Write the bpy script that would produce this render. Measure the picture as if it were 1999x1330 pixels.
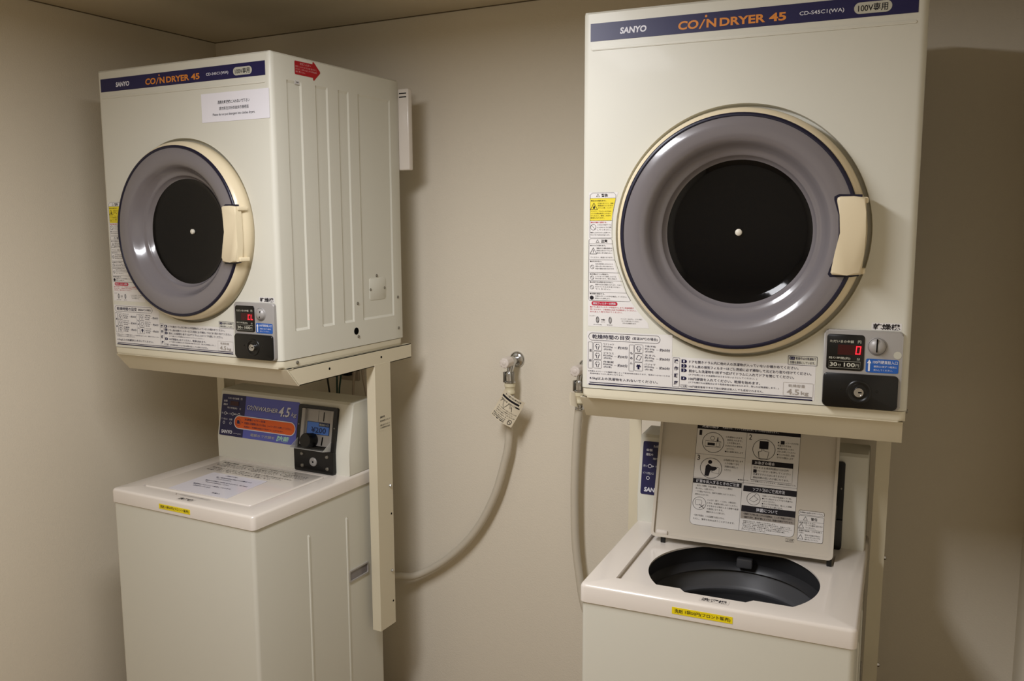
import bpy, bmesh, math, random
from mathutils import Vector, Matrix

for o in list(bpy.data.objects):
    bpy.data.objects.remove(o)
S = bpy.context.scene
COL = S.collection
random.seed(4)

# ------------------------------------------------------------------ camera, world, light, exposure
Z0 = 1.21            # height of the dryer bottoms above the floor
WT = 0.86            # height of the washer tops
CEIL = 2.164
YAW, PITCH, ROLL = 0.48751, 0.13252, -0.003724
cam_data = bpy.data.cameras.new('camera')
cam_data.sensor_fit = 'HORIZONTAL'
cam_data.sensor_width = 36.0
cam_data.lens = 36.0 * 1721.257 / 1999.0
cam_data.clip_start = 0.02
cam = bpy.data.objects.new('camera', cam_data)
COL.objects.link(cam)
cy, sy, cp, sp = math.cos(YAW), math.sin(YAW), math.cos(PITCH), math.sin(PITCH)
fwd = Vector((-sy * cp, cy * cp, -sp))
rgt = Vector((cy, sy, 0))
upv = rgt.cross(fwd)
r_ = rgt * math.cos(ROLL) + upv * math.sin(ROLL)
u_ = -rgt * math.sin(ROLL) + upv * math.cos(ROLL)
m = Matrix((r_, u_, -fwd)).transposed().to_4x4()
m.translation = Vector((2.07027, -1.59126, 0.34865 + Z0))
cam.matrix_world = m
S.camera = cam

world = bpy.data.worlds.new('world')
S.world = world
world.use_nodes = True
bg = world.node_tree.nodes['Background']
bg.inputs['Color'].default_value = (0.8, 0.85, 1, 1)
bg.inputs['Strength'].default_value = 0.0

LAMP_X, LAMP_Y = 1.07, -1.02
ld = bpy.data.lights.new('ceiling_light_lamp', 'AREA')
ld.shape = 'RECTANGLE'
ld.size = 0.26
ld.size_y = 1.2
ld.energy = 30.5
ld.color = (1.0, 1.0, 1.04)
lamp = bpy.data.objects.new('ceiling_light_lamp', ld)
COL.objects.link(lamp)
lamp.location = (LAMP_X, LAMP_Y, CEIL - 0.045)

S.view_settings.view_transform = 'Standard'
S.view_settings.look = 'None'
S.view_settings.gamma = 1.0
S.view_settings.use_curve_mapping = False
S.view_settings.exposure = 0.0

# ------------------------------------------------------------------ materials
def srgb(h):
    h = h.lstrip('#')
    c = [int(h[i:i + 2], 16) / 255 for i in (0, 2, 4)]
    return tuple((x / 12.92 if x <= 0.04045 else ((x + 0.055) / 1.055) ** 2.4) for x in c) + (1,)

def mat(name, col, rough=0.5, metal=0.0, vary=0.03, scale=8.0, bump=0.0, bscale=300.0, coat=0.0, spec=0.5, trans=0.0, alpha=1.0, emit=0.0, ior=1.45):
    M = bpy.data.materials.new(name)
    M.use_nodes = True
    nt = M.node_tree
    b = nt.nodes['Principled BSDF']
    c = srgb(col)
    tc = nt.nodes.new('ShaderNodeTexCoord')
    nz = nt.nodes.new('ShaderNodeTexNoise')
    nz.inputs['Scale'].default_value = scale
    nz.inputs['Detail'].default_value = 4
    nt.links.new(tc.outputs['Object'], nz.inputs['Vector'])
    mx = nt.nodes.new('ShaderNodeMix')
    mx.data_type = 'RGBA'
    mx.inputs['A'].default_value = tuple(max(0, x * (1 - vary)) for x in c[:3]) + (1,)
    mx.inputs['B'].default_value = tuple(min(1, x * (1 + vary)) for x in c[:3]) + (1,)
    nt.links.new(nz.outputs['Fac'], mx.inputs['Factor'])
    nt.links.new(mx.outputs['Result'], b.inputs['Base Color'])
    b.inputs['Roughness'].default_value = rough
    b.inputs['Metallic'].default_value = metal
    b.inputs['Specular IOR Level'].default_value = spec
    b.inputs['Coat Weight'].default_value = coat
    b.inputs['Coat Roughness'].default_value = 0.08
    b.inputs['Transmission Weight'].default_value = trans
    b.inputs['IOR'].default_value = ior
    b.inputs['Alpha'].default_value = alpha
    if emit:
        b.inputs['Emission Color'].default_value = c
        b.inputs['Emission Strength'].default_value = emit
    if bump:
        n2 = nt.nodes.new('ShaderNodeTexNoise')
        n2.inputs['Scale'].default_value = bscale
        n2.inputs['Detail'].default_value = 3
        nt.links.new(tc.outputs['Object'], n2.inputs['Vector'])
        bp = nt.nodes.new('ShaderNodeBump')
        bp.inputs['Strength'].default_value = bump
        bp.inputs['Distance'].default_value = 0.002
        nt.links.new(n2.outputs['Fac'], bp.inputs['Height'])
        nt.links.new(bp.outputs['Normal'], b.inputs['Normal'])
    return M

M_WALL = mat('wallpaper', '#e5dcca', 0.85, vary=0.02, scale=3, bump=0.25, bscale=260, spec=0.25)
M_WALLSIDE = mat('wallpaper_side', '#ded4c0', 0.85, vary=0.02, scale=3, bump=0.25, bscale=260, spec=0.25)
M_CAULK = mat('aged_caulk', '#6f6350', 0.9)
M_CEIL = mat('ceiling_board', '#cfc3ab', 0.9, vary=0.02, bump=0.15, bscale=120, spec=0.2)
M_FLOOR = mat('vinyl_floor', '#8c7550', 0.5, vary=0.06, scale=12, bump=0.05)
M_ENAMEL = mat('cream_enamel', '#d4d2c5', 0.45, vary=0.008, bump=0.03, bscale=500, coat=0.04)
M_LIP = mat('cream_base_plastic', '#d9d2bb', 0.4, vary=0.01)
M_RING = mat('ivory_plastic', '#e0d2b2', 0.32, vary=0.012, coat=0.15)
M_STAND = mat('stand_paint', '#d8cfb6', 0.42, vary=0.012, bump=0.02, bscale=400)
M_CAP = mat('white_washer_plastic', '#ddd5cb', 0.22, vary=0.008, coat=0.25)
M_LID = mat('shaded_lid_plastic', '#c8c0b2', 0.3, vary=0.008, coat=0.1)  # open lid only: washer plastic darkened, the dryer's shade put into its colour
M_NAVYTRIM = mat('navy_gasket', '#15142a', 0.35)
M_SMOKE = mat('smoked_plastic', '#767173', 0.2, vary=0.02, coat=0.5)
M_PANE = mat('dark_glass', '#0b0b0c', 0.06, vary=0.1, coat=0.0, spec=0.28)
M_DRUM = mat('dark_steel', '#4a4a4a', 0.4, metal=0.6)
M_TUB = mat('tub_grey', '#48484a', 0.42, vary=0.05)
M_TUBDARK = mat('tub_dark', '#2c2c2e', 0.4, vary=0.05)
M_WHITEPLASTIC = mat('white_plastic', '#dcd6c6', 0.4)
M_SILVER = mat('silver_paint', '#a3a09d', 0.42, metal=0.2, vary=0.02)
M_CHROME = mat('chrome', '#c9c9c9', 0.18, metal=1.0)
M_STEEL = mat('zinc_screw', '#8d8a82', 0.35, metal=0.9)
M_BLACK = mat('black_plastic', '#0b0b0b', 0.32)
M_BLACKMATTE = mat('black_rubber', '#0f0f0f', 0.7)
M_HOLE = mat('hole_black', '#060606', 0.9, spec=0.05)
M_NAVY = mat('navy_print', '#1d1b4a', 0.4, vary=0.02)
M_INK = mat('black_ink', '#201d22', 0.6, spec=0.2)
M_INKNAVY = mat('navy_ink', '#191638', 0.5, spec=0.2)
M_INKGREY = mat('grey_ink', '#9c948c', 0.6, spec=0.2)
M_INKRED = mat('red_ink', '#b8243a', 0.6, spec=0.2)
M_ORANGE = mat('orange_print', '#d88632', 0.5)
M_WHITE = mat('white_print', '#dcdce4', 0.5)
M_PALEGREY = mat('pale_grey_print', '#b9b7a8', 0.5)
M_LABEL = mat('label_film', '#dcd9d6', 0.45, vary=0.005)
M_YELLOW = mat('yellow_print', '#e3d02c', 0.5)
M_TAPE = mat('yellow_tape', '#ead413', 0.4)
M_BLUE = mat('blue_print', '#1f58a8', 0.4)
M_BLUELABEL = mat('light_blue_label', '#4c7bd0', 0.4)
M_PURPLE = mat('violet_print', '#5a60b4', 0.4, vary=0.02)
M_ORANGERED = mat('vermilion_print', '#e0601f', 0.4)
M_TEAL = mat('mint_print', '#a9d6c6', 0.5)
M_DKBLUE = mat('dark_blue_print', '#14244e', 0.5)
M_REDSTICK = mat('red_sticker', '#a3101c', 0.4)
M_PINK = mat('pink_print', '#d8a0a0', 0.5)
M_PAPER = mat('paper', '#e6e4ea', 0.6, vary=0.01)
M_TAG = mat('tag_card', '#d9cdb4', 0.6, vary=0.02)
M_LED = mat('led_red', '#ff2030', 0.4, emit=2.2)
M_LEDDIM = mat('led_window', '#3a0a0c', 0.25)
M_LEDDULL = mat('led_dull_red', '#c01820', 0.4, emit=0.5)
M_HOSE = mat('hose_grey', '#cfc6b4', 0.4, vary=0.02)
M_CREAMPL = mat('cream_connector', '#ddd3b4', 0.4)
M_KNOB = mat('tap_knob_plastic', '#e2d8cf', 0.35)
M_WIREG = mat('wire_green', '#123a2e', 0.45)
M_WIREK = mat('wire_black', '#1a1814', 0.5)
M_WIREP = mat('wire_beige', '#a89a88', 0.5)
M_ACRYL = mat('clear_acrylic', '#d8d8d4', 0.1, vary=0, alpha=0.45)
M_SHEET = mat('laminated_sheet', '#e3e0e6', 0.15, vary=0.006, coat=0.4)
M_LENS = mat('lamp_housing', '#e6e6e2', 0.5)
M_HANDLE = mat('grey_handle', '#a7a29b', 0.4)

# ------------------------------------------------------------------ mesh helpers
def finish(bm, name, material, parent=None, smooth=38, recalc=True):
    if recalc:
        bmesh.ops.recalc_face_normals(bm, faces=bm.faces[:])
    me = bpy.data.meshes.new(name)
    bm.to_mesh(me)
    bm.free()
    for p in me.polygons:
        p.use_smooth = True
    me.set_sharp_from_angle(angle=math.radians(smooth))
    if isinstance(material, (list, tuple)):
        for x in material:
            me.materials.append(x)
    else:
        me.materials.append(material)
    return link(me, name, parent)

def link(me, name, parent=None):
    o = bpy.data.objects.new(name, me)
    COL.objects.link(o)
    if parent:
        o.parent = parent
    return o

def empty(name, label, cat, loc=(0, 0, 0), rz=0.0, group=None):
    o = bpy.data.objects.new(name, None)
    o.empty_display_size = 0.1
    COL.objects.link(o)
    o.location = loc
    o.rotation_euler = (0, 0, rz)
    o['label'] = label
    o['category'] = cat
    if group:
        o['group'] = group
    return o

def structure(bm, name, material):
    o = finish(bm, name, material)
    o['kind'] = 'structure'
    return o

def add_box(bm, lo, hi, bevel=0.0, seg=2):
    lo, hi = Vector(lo), Vector(hi)
    r = bmesh.ops.create_cube(bm, size=1.0)
    vs = r['verts']
    for v in vs:
        v.co = Vector(((lo[i] + hi[i]) / 2 + v.co[i] * (hi[i] - lo[i]) for i in range(3)))
    if bevel:
        es = list({e for v in vs for e in v.link_edges})
        bmesh.ops.bevel(bm, geom=es, offset=bevel, segments=seg, affect='EDGES', profile=0.5)

def rpoly(x0, y0, x1, y1, r=0.0, n=5, corners=(1, 1, 1, 1)):
    """rounded rectangle, counter-clockwise from bottom-left; corners bl, br, tr, tl"""
    out = []
    for k, (cx, cy, a0) in enumerate(((x0, y0, 180), (x1, y0, 270), (x1, y1, 0), (x0, y1, 90))):
        rr = r * corners[k]
        if rr <= 0:
            out.append((cx, cy))
            continue
        ox = cx + rr if k in (0, 3) else cx - rr
        oy = cy + rr if k in (0, 1) else cy - rr
        for i in range(n + 1):
            a = math.radians(a0 + 90 * i / n)
            out.append((ox + rr * math.cos(a), oy + rr * math.sin(a)))
    return out

def circ(cx, cy, r, n=32, a0=0, a1=360):
    return [(cx + r * math.cos(math.radians(a0 + (a1 - a0) * i / n)), cy + r * math.sin(math.radians(a0 + (a1 - a0) * i / n))) for i in range(n if a1 - a0 == 360 else n + 1)]

# frames map (u, v, w) to local 3D, w points out of the face
def F_front(y=0.0):
    return lambda u, v, w: Vector((u, y - w, v))
def F_right(x):
    return lambda u, v, w: Vector((x + w, u, v))
def F_top(z):
    return lambda u, v, w: Vector((u, v, z + w))

def add_prism(bm, pts, f, w0, w1, bevel=0.0, seg=2, mi=0):
    b = [bm.verts.new(f(u, v, w0)) for u, v in pts]
    t = [bm.verts.new(f(u, v, w1)) for u, v in pts]
    n = len(pts)
    fs = [bm.faces.new(t), bm.faces.new(b[::-1])]
    for i in range(n):
        fs.append(bm.faces.new((b[i], b[(i + 1) % n], t[(i + 1) % n], t[i])))
    for x in fs:
        x.material_index = mi
    if bevel:
        es = [bm.edges.get((t[i], t[(i + 1) % n])) for i in range(n)]
        bmesh.ops.bevel(bm, geom=es, offset=bevel, segments=seg, affect='EDGES', profile=0.5, clamp_overlap=True)

def add_frame(bm, outer, inner, f, w0, w1):
    """a flat band between two outlines of equal point count"""
    n = len(outer)
    rings = []
    for pts, w in ((outer, w0), (outer, w1), (inner, w1), (inner, w0)):
        rings.append([bm.verts.new(f(u, v, w)) for u, v in pts])
    for k in range(4):
        a, b = rings[k], rings[(k + 1) % 4]
        for i in range(n):
            bm.faces.new((a[i], a[(i + 1) % n], b[(i + 1) % n], b[i]))

def add_line(bm, a, b, f, width, w=0.0006):
    (x0, y0), (x1, y1) = a, b
    d = Vector((x1 - x0, y1 - y0))
    L = d.length or 1
    nx, ny = -d.y / L * width / 2, d.x / L * width / 2
    bm.faces.new([bm.verts.new(f(*p, w)) for p in ((x0 + nx, y0 + ny), (x0 - nx, y0 - ny), (x1 - nx, y1 - ny), (x1 + nx, y1 + ny))])

def outline(bm, pts, f, width, w=0.0006):
    """thin closed printed line following an outline"""
    n = len(pts)
    c = Vector((sum(p[0] for p in pts) / n, sum(p[1] for p in pts) / n))
    P = [Vector(p) for p in pts]
    A, B = [], []
    for i in range(n):
        t = (P[(i + 1) % n] - P[i - 1])
        if t.length == 0:
            t = Vector((1, 0))
        t.normalize()
        nn = Vector((-t.y, t.x))
        k = 0.5
        # miter on sharp corners
        e1 = (P[i] - P[i - 1]).normalized() if (P[i] - P[i - 1]).length else t
        cosv = max(0.5, abs(e1.dot(t)))
        k = 0.5 / cosv
        A.append(bm.verts.new(f(*(P[i] + nn * width * k), w)))
        B.append(bm.verts.new(f(*(P[i] - nn * width * k), w)))
    for i in range(n):
        bm.faces.new((A[i], A[(i + 1) % n], B[(i + 1) % n], B[i]))

def fill(bm, pts, f, w=0.0004, mi=0):
    fc = bm.faces.new([bm.verts.new(f(u, v, w)) for u, v in pts])
    fc.material_index = mi
    return fc

def add_lathe(bm, prof, origin, axis='y', n=64, close_start=False, close_end=False):
    """prof: list of (r, t); t runs along the axis"""
    o = Vector(origin)
    rings = []
    for r, t in prof:
        ring = []
        if r < 1e-6:
            p = {'y': Vector((0, t, 0)), 'z': Vector((0, 0, t)), 'x': Vector((t, 0, 0))}[axis]
            ring = [bm.verts.new(o + p)]
        else:
            for i in range(n):
                a = 2 * math.pi * i / n
                c, s = r * math.cos(a), r * math.sin(a)
                p = {'y': Vector((c, t, s)), 'z': Vector((c, s, t)), 'x': Vector((t, c, s))}[axis]
                ring.append(bm.verts.new(o + p))
        rings.append(ring)
    for a, b in zip(rings, rings[1:]):
        for i in range(n):
            j = (i + 1) % n
            if len(a) == 1 and len(b) == 1:
                continue
            if len(a) == 1:
                bm.faces.new((a[0], b[i], b[j]))
            elif len(b) == 1:
                bm.faces.new((a[i], a[j], b[0]))
            else:
                bm.faces.new((a[i], a[j], b[j], b[i]))
    if close_start and len(rings[0]) > 1:
        bm.faces.new(rings[0])
    if close_end and len(rings[-1]) > 1:
        bm.faces.new(rings[-1])

def add_tube(bm, pts, r, n=14, caps=True):
    pts = [Vector(p) for p in pts]
    rings = []
    ref = Vector((0, 1, 0.01)).normalized()
    for i, p in enumerate(pts):
        t = (pts[min(i + 1, len(pts) - 1)] - pts[max(i - 1, 0)]).normalized()
        a = ref - t * ref.dot(t)
        if a.length < 1e-4:
            a = Vector((1, 0, 0)) - t * t.x
        a.normalize()
        b = t.cross(a)
        ref = a
        rr = r[i] if isinstance(r, (list, tuple)) else r
        rings.append([bm.verts.new(p + a * rr * math.cos(2 * math.pi * k / n) + b * rr * math.sin(2 * math.pi * k / n)) for k in range(n)])
    for x, y in zip(rings, rings[1:]):
        for k in range(n):
            bm.faces.new((x[k], x[(k + 1) % n], y[(k + 1) % n], y[k]))
    if caps:
        bm.faces.new(rings[0])
        bm.faces.new(rings[-1][::-1])

def spline(ctrl, per=10):
    P = [Vector(p) for p in ctrl]
    P = [P[0] * 2 - P[1]] + P + [P[-1] * 2 - P[-2]]
    out = []
    for i in range(1, len(P) - 2):
        for k in range(per):
            t = k / per
            a, b, c, d = P[i - 1], P[i], P[i + 1], P[i + 2]
            out.append(0.5 * ((2 * b) + (c - a) * t + (2 * a - 5 * b + 4 * c - d) * t * t + (3 * b - a - 3 * c + d) * t ** 3))
    out.append(P[-2])
    return out

def holed_face(bm, outer, inner, f, w=0.0):
    """planar face with one or more holes; returns the vertex loops"""
    loops = []
    edges = []
    for pts in [outer] + inner:
        vs = [p if isinstance(p, bmesh.types.BMVert) else bm.verts.new(f(p[0], p[1], w)) for p in pts]
        loops.append(vs)
        n = len(vs)
        for i in range(n):
            e = bm.edges.get((vs[i], vs[(i + 1) % n])) or bm.edges.new((vs[i], vs[(i + 1) % n]))
            edges.append(e)
    bmesh.ops.triangle_fill(bm, edges=edges, use_beauty=True, use_dissolve=False)
    return loops

# ------------------------------------------------------------------ lettering
_txt_curve = bpy.data.curves.new('lettering_source', 'FONT')
_txt_obj = bpy.data.objects.new('lettering_source', _txt_curve)
COL.objects.link(_txt_obj)
_glyphs = {}
def glyphs(s, bold=0.0, shear=0.0, res=2):
    k = (s, bold, shear, res)
    if k not in _glyphs:
        c = _txt_curve
        c.body = s
        c.size = 1.0
        c.offset = bold
        c.shear = shear
        c.resolution_u = res
        dg = bpy.context.evaluated_depsgraph_get()
        dg.update()
        me = bpy.data.meshes.new_from_object(_txt_obj.evaluated_get(dg))
        vs = [(v.co.x, v.co.y) for v in me.vertices]
        fs = [tuple(p.vertices) for p in me.polygons]
        bpy.data.meshes.remove(me)
        _glyphs[k] = (vs, fs)
    return _glyphs[k]

def text(bm, s, box, f, bold=0.0, shear=0.0, w=0.0008, res=2, mi=0, fit=True, rot=0):
    """lettering s set into the box (u0, v0, u1, v1)"""
    vs, fs = glyphs(s, bold, shear, res)
    if not vs:
        return
    x0, x1 = min(v[0] for v in vs), max(v[0] for v in vs)
    y0, y1 = min(v[1] for v in vs), max(v[1] for v in vs)
    u0, v0, u1, v1 = box
    su = (u1 - u0) / max(1e-6, x1 - x0)
    sv = (v1 - v0) / max(1e-6, y1 - y0)
    if not fit:
        su = min(su, sv)
        sv = su
    nv = [bm.verts.new(f(u0 + (x - x0) * su, v0 + (y - y0) * sv, w)) for x, y in vs]
    for q in fs:
        try:
            bm.faces.new([nv[i] for i in q]).material_index = mi
        except ValueError:
            pass

def flat(bm, name, material, parent):
    """finish printed flat faces without touching their winding"""
    return finish(bm, name, material, parent, smooth=30)

# ------------------------------------------------------------------ room
XL, XR, YB, YF = -0.25, 2.192, 0.66, -3.0
def room():
    t = 0.1
    b = bmesh.new(); add_box(b, (XL - t, YF - t, -t), (XR + t, YB + t, 0)); structure(b, 'floor', M_FLOOR)
    b = bmesh.new(); add_box(b, (XL - t, YF - t, CEIL), (XR + t, YB + t, CEIL + t)); structure(b, 'ceiling', M_CEIL)
    b = bmesh.new(); add_box(b, (XL - t, YB, 0), (XR + t, YB + t, CEIL)); structure(b, 'wall_back', M_WALL)
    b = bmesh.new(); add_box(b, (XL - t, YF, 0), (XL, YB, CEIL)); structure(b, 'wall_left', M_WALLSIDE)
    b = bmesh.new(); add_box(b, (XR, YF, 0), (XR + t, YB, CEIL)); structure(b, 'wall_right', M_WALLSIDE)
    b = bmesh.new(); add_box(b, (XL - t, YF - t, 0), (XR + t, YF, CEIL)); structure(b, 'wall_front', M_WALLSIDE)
    # dark caulk line where the ceiling meets the walls
    b = bmesh.new(); add_box(b, (XL, YB - 0.0025, CEIL - 0.0025), (XR, YB, CEIL)); structure(b, 'trim_1', M_CAULK)
    b = bmesh.new(); add_box(b, (XL, YF, CEIL - 0.0025), (XL + 0.0025, YB - 0.003, CEIL)); structure(b, 'trim_2', M_CAULK)
room()

def ceiling_light():
    t = empty('ceiling_light', 'white fluorescent ceiling light in front of the two machines', 'ceiling light', (LAMP_X, LAMP_Y, CEIL))
    b = bmesh.new()
    add_box(b, (-0.17, -0.65, -0.02), (0.17, 0.65, 0.0), 0.004)
    finish(b, 'housing', M_LENS, t)
    for s in (-1, 1):
        b = bmesh.new()
        add_box(b, (-0.17, s * 0.64 - 0.008, -0.05), (0.17, s * 0.64 + 0.008, -0.02), 0.003)
        finish(b, 'end_cap', M_LENS, t)
ceiling_light()

# ------------------------------------------------------------------ coin dryer
DW, DD, DH = 0.60, 0.507, 0.745
DC = (0.300, 0.330)     # door centre on the front
HOLE_R = 0.2305

def dryer_body(parent):
    bm = bmesh.new()
    rc = 0.013
    fl = [(0.052, 0.104), (0.154, 0.201), (0.241, 0.284), (0.322, 0.465)]
    # perimeter, counter-clockwise seen from above, starting at the front-left end of the flat front
    per = []            # (x, y, flute offset x)
    def arc(cx, cy, r, a0, a1, n=6):
        return [(cx + r * math.cos(math.radians(a0 + (a1 - a0) * i / n)), cy + r * math.sin(math.radians(a0 + (a1 - a0) * i / n)), 0) for i in range(n + 1)]
    per += arc(DW - rc, rc, rc, 270, 360)
    for a, b in fl:
        per += [(DW, a, 0), (DW, a + 0.004, -0.0032), (DW, b - 0.004, -0.0032), (DW, b, 0)]
    per += arc(DW - 0.004, DD - 0.004, 0.004, 0, 90, 2)
    per += arc(0.004, DD - 0.004, 0.004, 90, 180, 2)
    for a, b in reversed(fl):
        per += [(0, b, 0), (0, b - 0.004, 0.0032), (0, a + 0.004, 0.0032), (0, a, 0)]
    per += arc(rc, rc, rc, 180, 270)
    zs = [(0.0205, 0), (0.088, 0), (0.094, 1), (0.680, 1), (0.686, 0), (DH - 0.004, 0)]
    rows = []
    for z, on in zs:
        rows.append([bm.verts.new((x + (o if on else 0), y, z)) for x, y, o in per])
    ins = lambda x, y: (min(max(x, 0.004), DW - 0.004), min(max(y, 0.004), DD - 0.004))
    rows.append([bm.verts.new((*ins(x, y), DH)) for x, y, o in per])
    n = len(per)
    for a, b in zip(rows, rows[1:]):
        last = b is rows[-1]
        for i in range(n):
            j = (i + 1) % n
            if i == n - 1 and not last:
                continue                      # the flat front is filled below
            bm.faces.new((a[i], a[j], b[j], b[i]))
    bm.faces.new(rows[-1])
    bm.faces.new(rows[0][::-1])
    # flat front with the round door opening
    left = [r[n - 1] for r in rows[:-1]]
    right = [r[0] for r in rows[:-1]]
    outer = left[::-1] + right                # down the left, up the right
    hole = circ(DC[0], DC[1], HOLE_R, 96)
    f = F_front(0)
    loops = holed_face(bm, outer, [hole], f)
    # recess behind the opening
    prev = loops[1]
    for r, y in ((HOLE_R - 0.001, 0.003), (HOLE_R - 0.002, 0.016), (0.19, 0.016)):
        ring = [bm.verts.new((DC[0] + (p[0] - DC[0]) * r / HOLE_R, y, DC[1] + (p[1] - DC[1]) * r / HOLE_R)) for p in hole]
        for i in range(96):
            bm.faces.new((prev[i], prev[(i + 1) % 96], ring[(i + 1) % 96], ring[i]))
        prev = ring
    bmesh.ops.remove_doubles(bm, verts=bm.verts[:], dist=1e-6)
    # shallow pressed bead under the name strip
    add_prism(bm, rpoly(0.017, 0.6735, 0.583, 0.6785, 0.0024), f, -0.001, 0.0014, 0.0012)
    return finish(bm, 'body', M_ENAMEL, parent, smooth=24)

def door_assembly(root):
    cx, cz = DC
    b = bmesh.new()
    add_lathe(b, [(0.185, 0.014), (0.2205, 0.012), (0.2225, 0.004), (0.2222, -0.012), (0.2200, -0.021), (0.2165, -0.027), (0.2120, -0.031), (0.2090, -0.0325), (0.2030, -0.0325), (0.2030, -0.01)], (cx, 0, cz), n=112)
    door = finish(b, 'door', M_RING, root, smooth=60)
    door['label'] = 'round ivory door frame'
    b = bmesh.new()
    add_lathe(b, [(0.2118, -0.0305), (0.2112, -0.0338), (0.2085, -0.0358), (0.2052, -0.0352), (0.2045, -0.0325)], (cx, 0, cz), n=112)
    # the gasket also runs round the grip
    pts = [(0.4665, 0.254), (0.500, 0.2545), (0.513, 0.2565), (0.514, 0.33), (0.513, 0.3945), (0.476, 0.3955), (0.4685, 0.3915), (0.4685, 0.386), (0.4765, 0.36), (0.4780, 0.33), (0.4755, 0.295), (0.4655, 0.268), (0.4630, 0.259)]
    add_prism(b, pts, F_front(0), 0.030, 0.0362)
    finish(b, 'gasket', M_NAVYTRIM, door, smooth=50)
    b = bmesh.new()
    add_lathe(b, [(0.2046, -0.0335), (0.199, -0.0352), (0.188, -0.0362), (0.176, -0.0352), (0.1675, -0.0322), (0.1625, -0.0280), (0.157, -0.0190), (0.1500, -0.0090), (0.1440, -0.0040), (0.1400, -0.0035), (0.1385, -0.0010), (0.1340, 0.0080), (0.1305, 0.0100)], (cx, 0, cz), n=112)
    o = finish(b, 'window_surround', M_SMOKE, door, smooth=60)
    o['label'] = 'glossy smoked grey window surround'
    b = bmesh.new()
    add_lathe(b, [(0.1315, 0.0090)] + [(0.131 * k / 10, 0.0095 + (0.131 ** 2 - (0.131 * k / 10) ** 2) / 1.30) for k in range(10, -1, -1)], (cx, 0, cz), n=96)
    finish(b, 'window_pane', M_PANE, door, smooth=60)
    b = bmesh.new()
    add_lathe(b, [(0.0062, 0.0235), (0.0062, 0.0185), (0.0045, 0.0170), (0, 0.0165)], (cx, 0, cz), n=24)
    finish(b, 'centre_button', M_WHITEPLASTIC, door)
    # grip
    b = bmesh.new()
    pts = [(0.4705, 0.2585), (0.495, 0.2578), (0.5165, 0.2595), (0.5205, 0.295), (0.5215, 0.33), (0.5205, 0.365), (0.5190, 0.389), (0.500, 0.3915), (0.479, 0.3915), (0.4742, 0.389), (0.4735, 0.384), (0.4790, 0.36), (0.4808, 0.33), (0.4785, 0.296), (0.4695, 0.269), (0.4680, 0.2625)]
    add_prism(b, pts, F_front(0), 0.030, 0.0495, 0.0045, 3)
    finish(b, 'grip', M_RING, door, smooth=60)['label'] = 'ivory pull grip'
    for v0, v1 in ((0.2600, 0.2700), (0.3800, 0.3900)):
        b = bmesh.new()
        add_prism(b, rpoly(0.510, v0, 0.5225, v1, 0.002, 2), F_front(0), 0.012, 0.042, 0.002)
        finish(b, 'grip_bridge', M_RING, door, smooth=50)
    # drum behind the window
    b = bmesh.new()
    add_lathe(b, [(0.189, 0.018), (0.20, 0.035), (0.235, 0.06), (0.235, 0.40), (0.0, 0.42)], (cx, 0, cz), n=48)
    finish(b, 'drum', M_DRUM, root)
    return door

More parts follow.
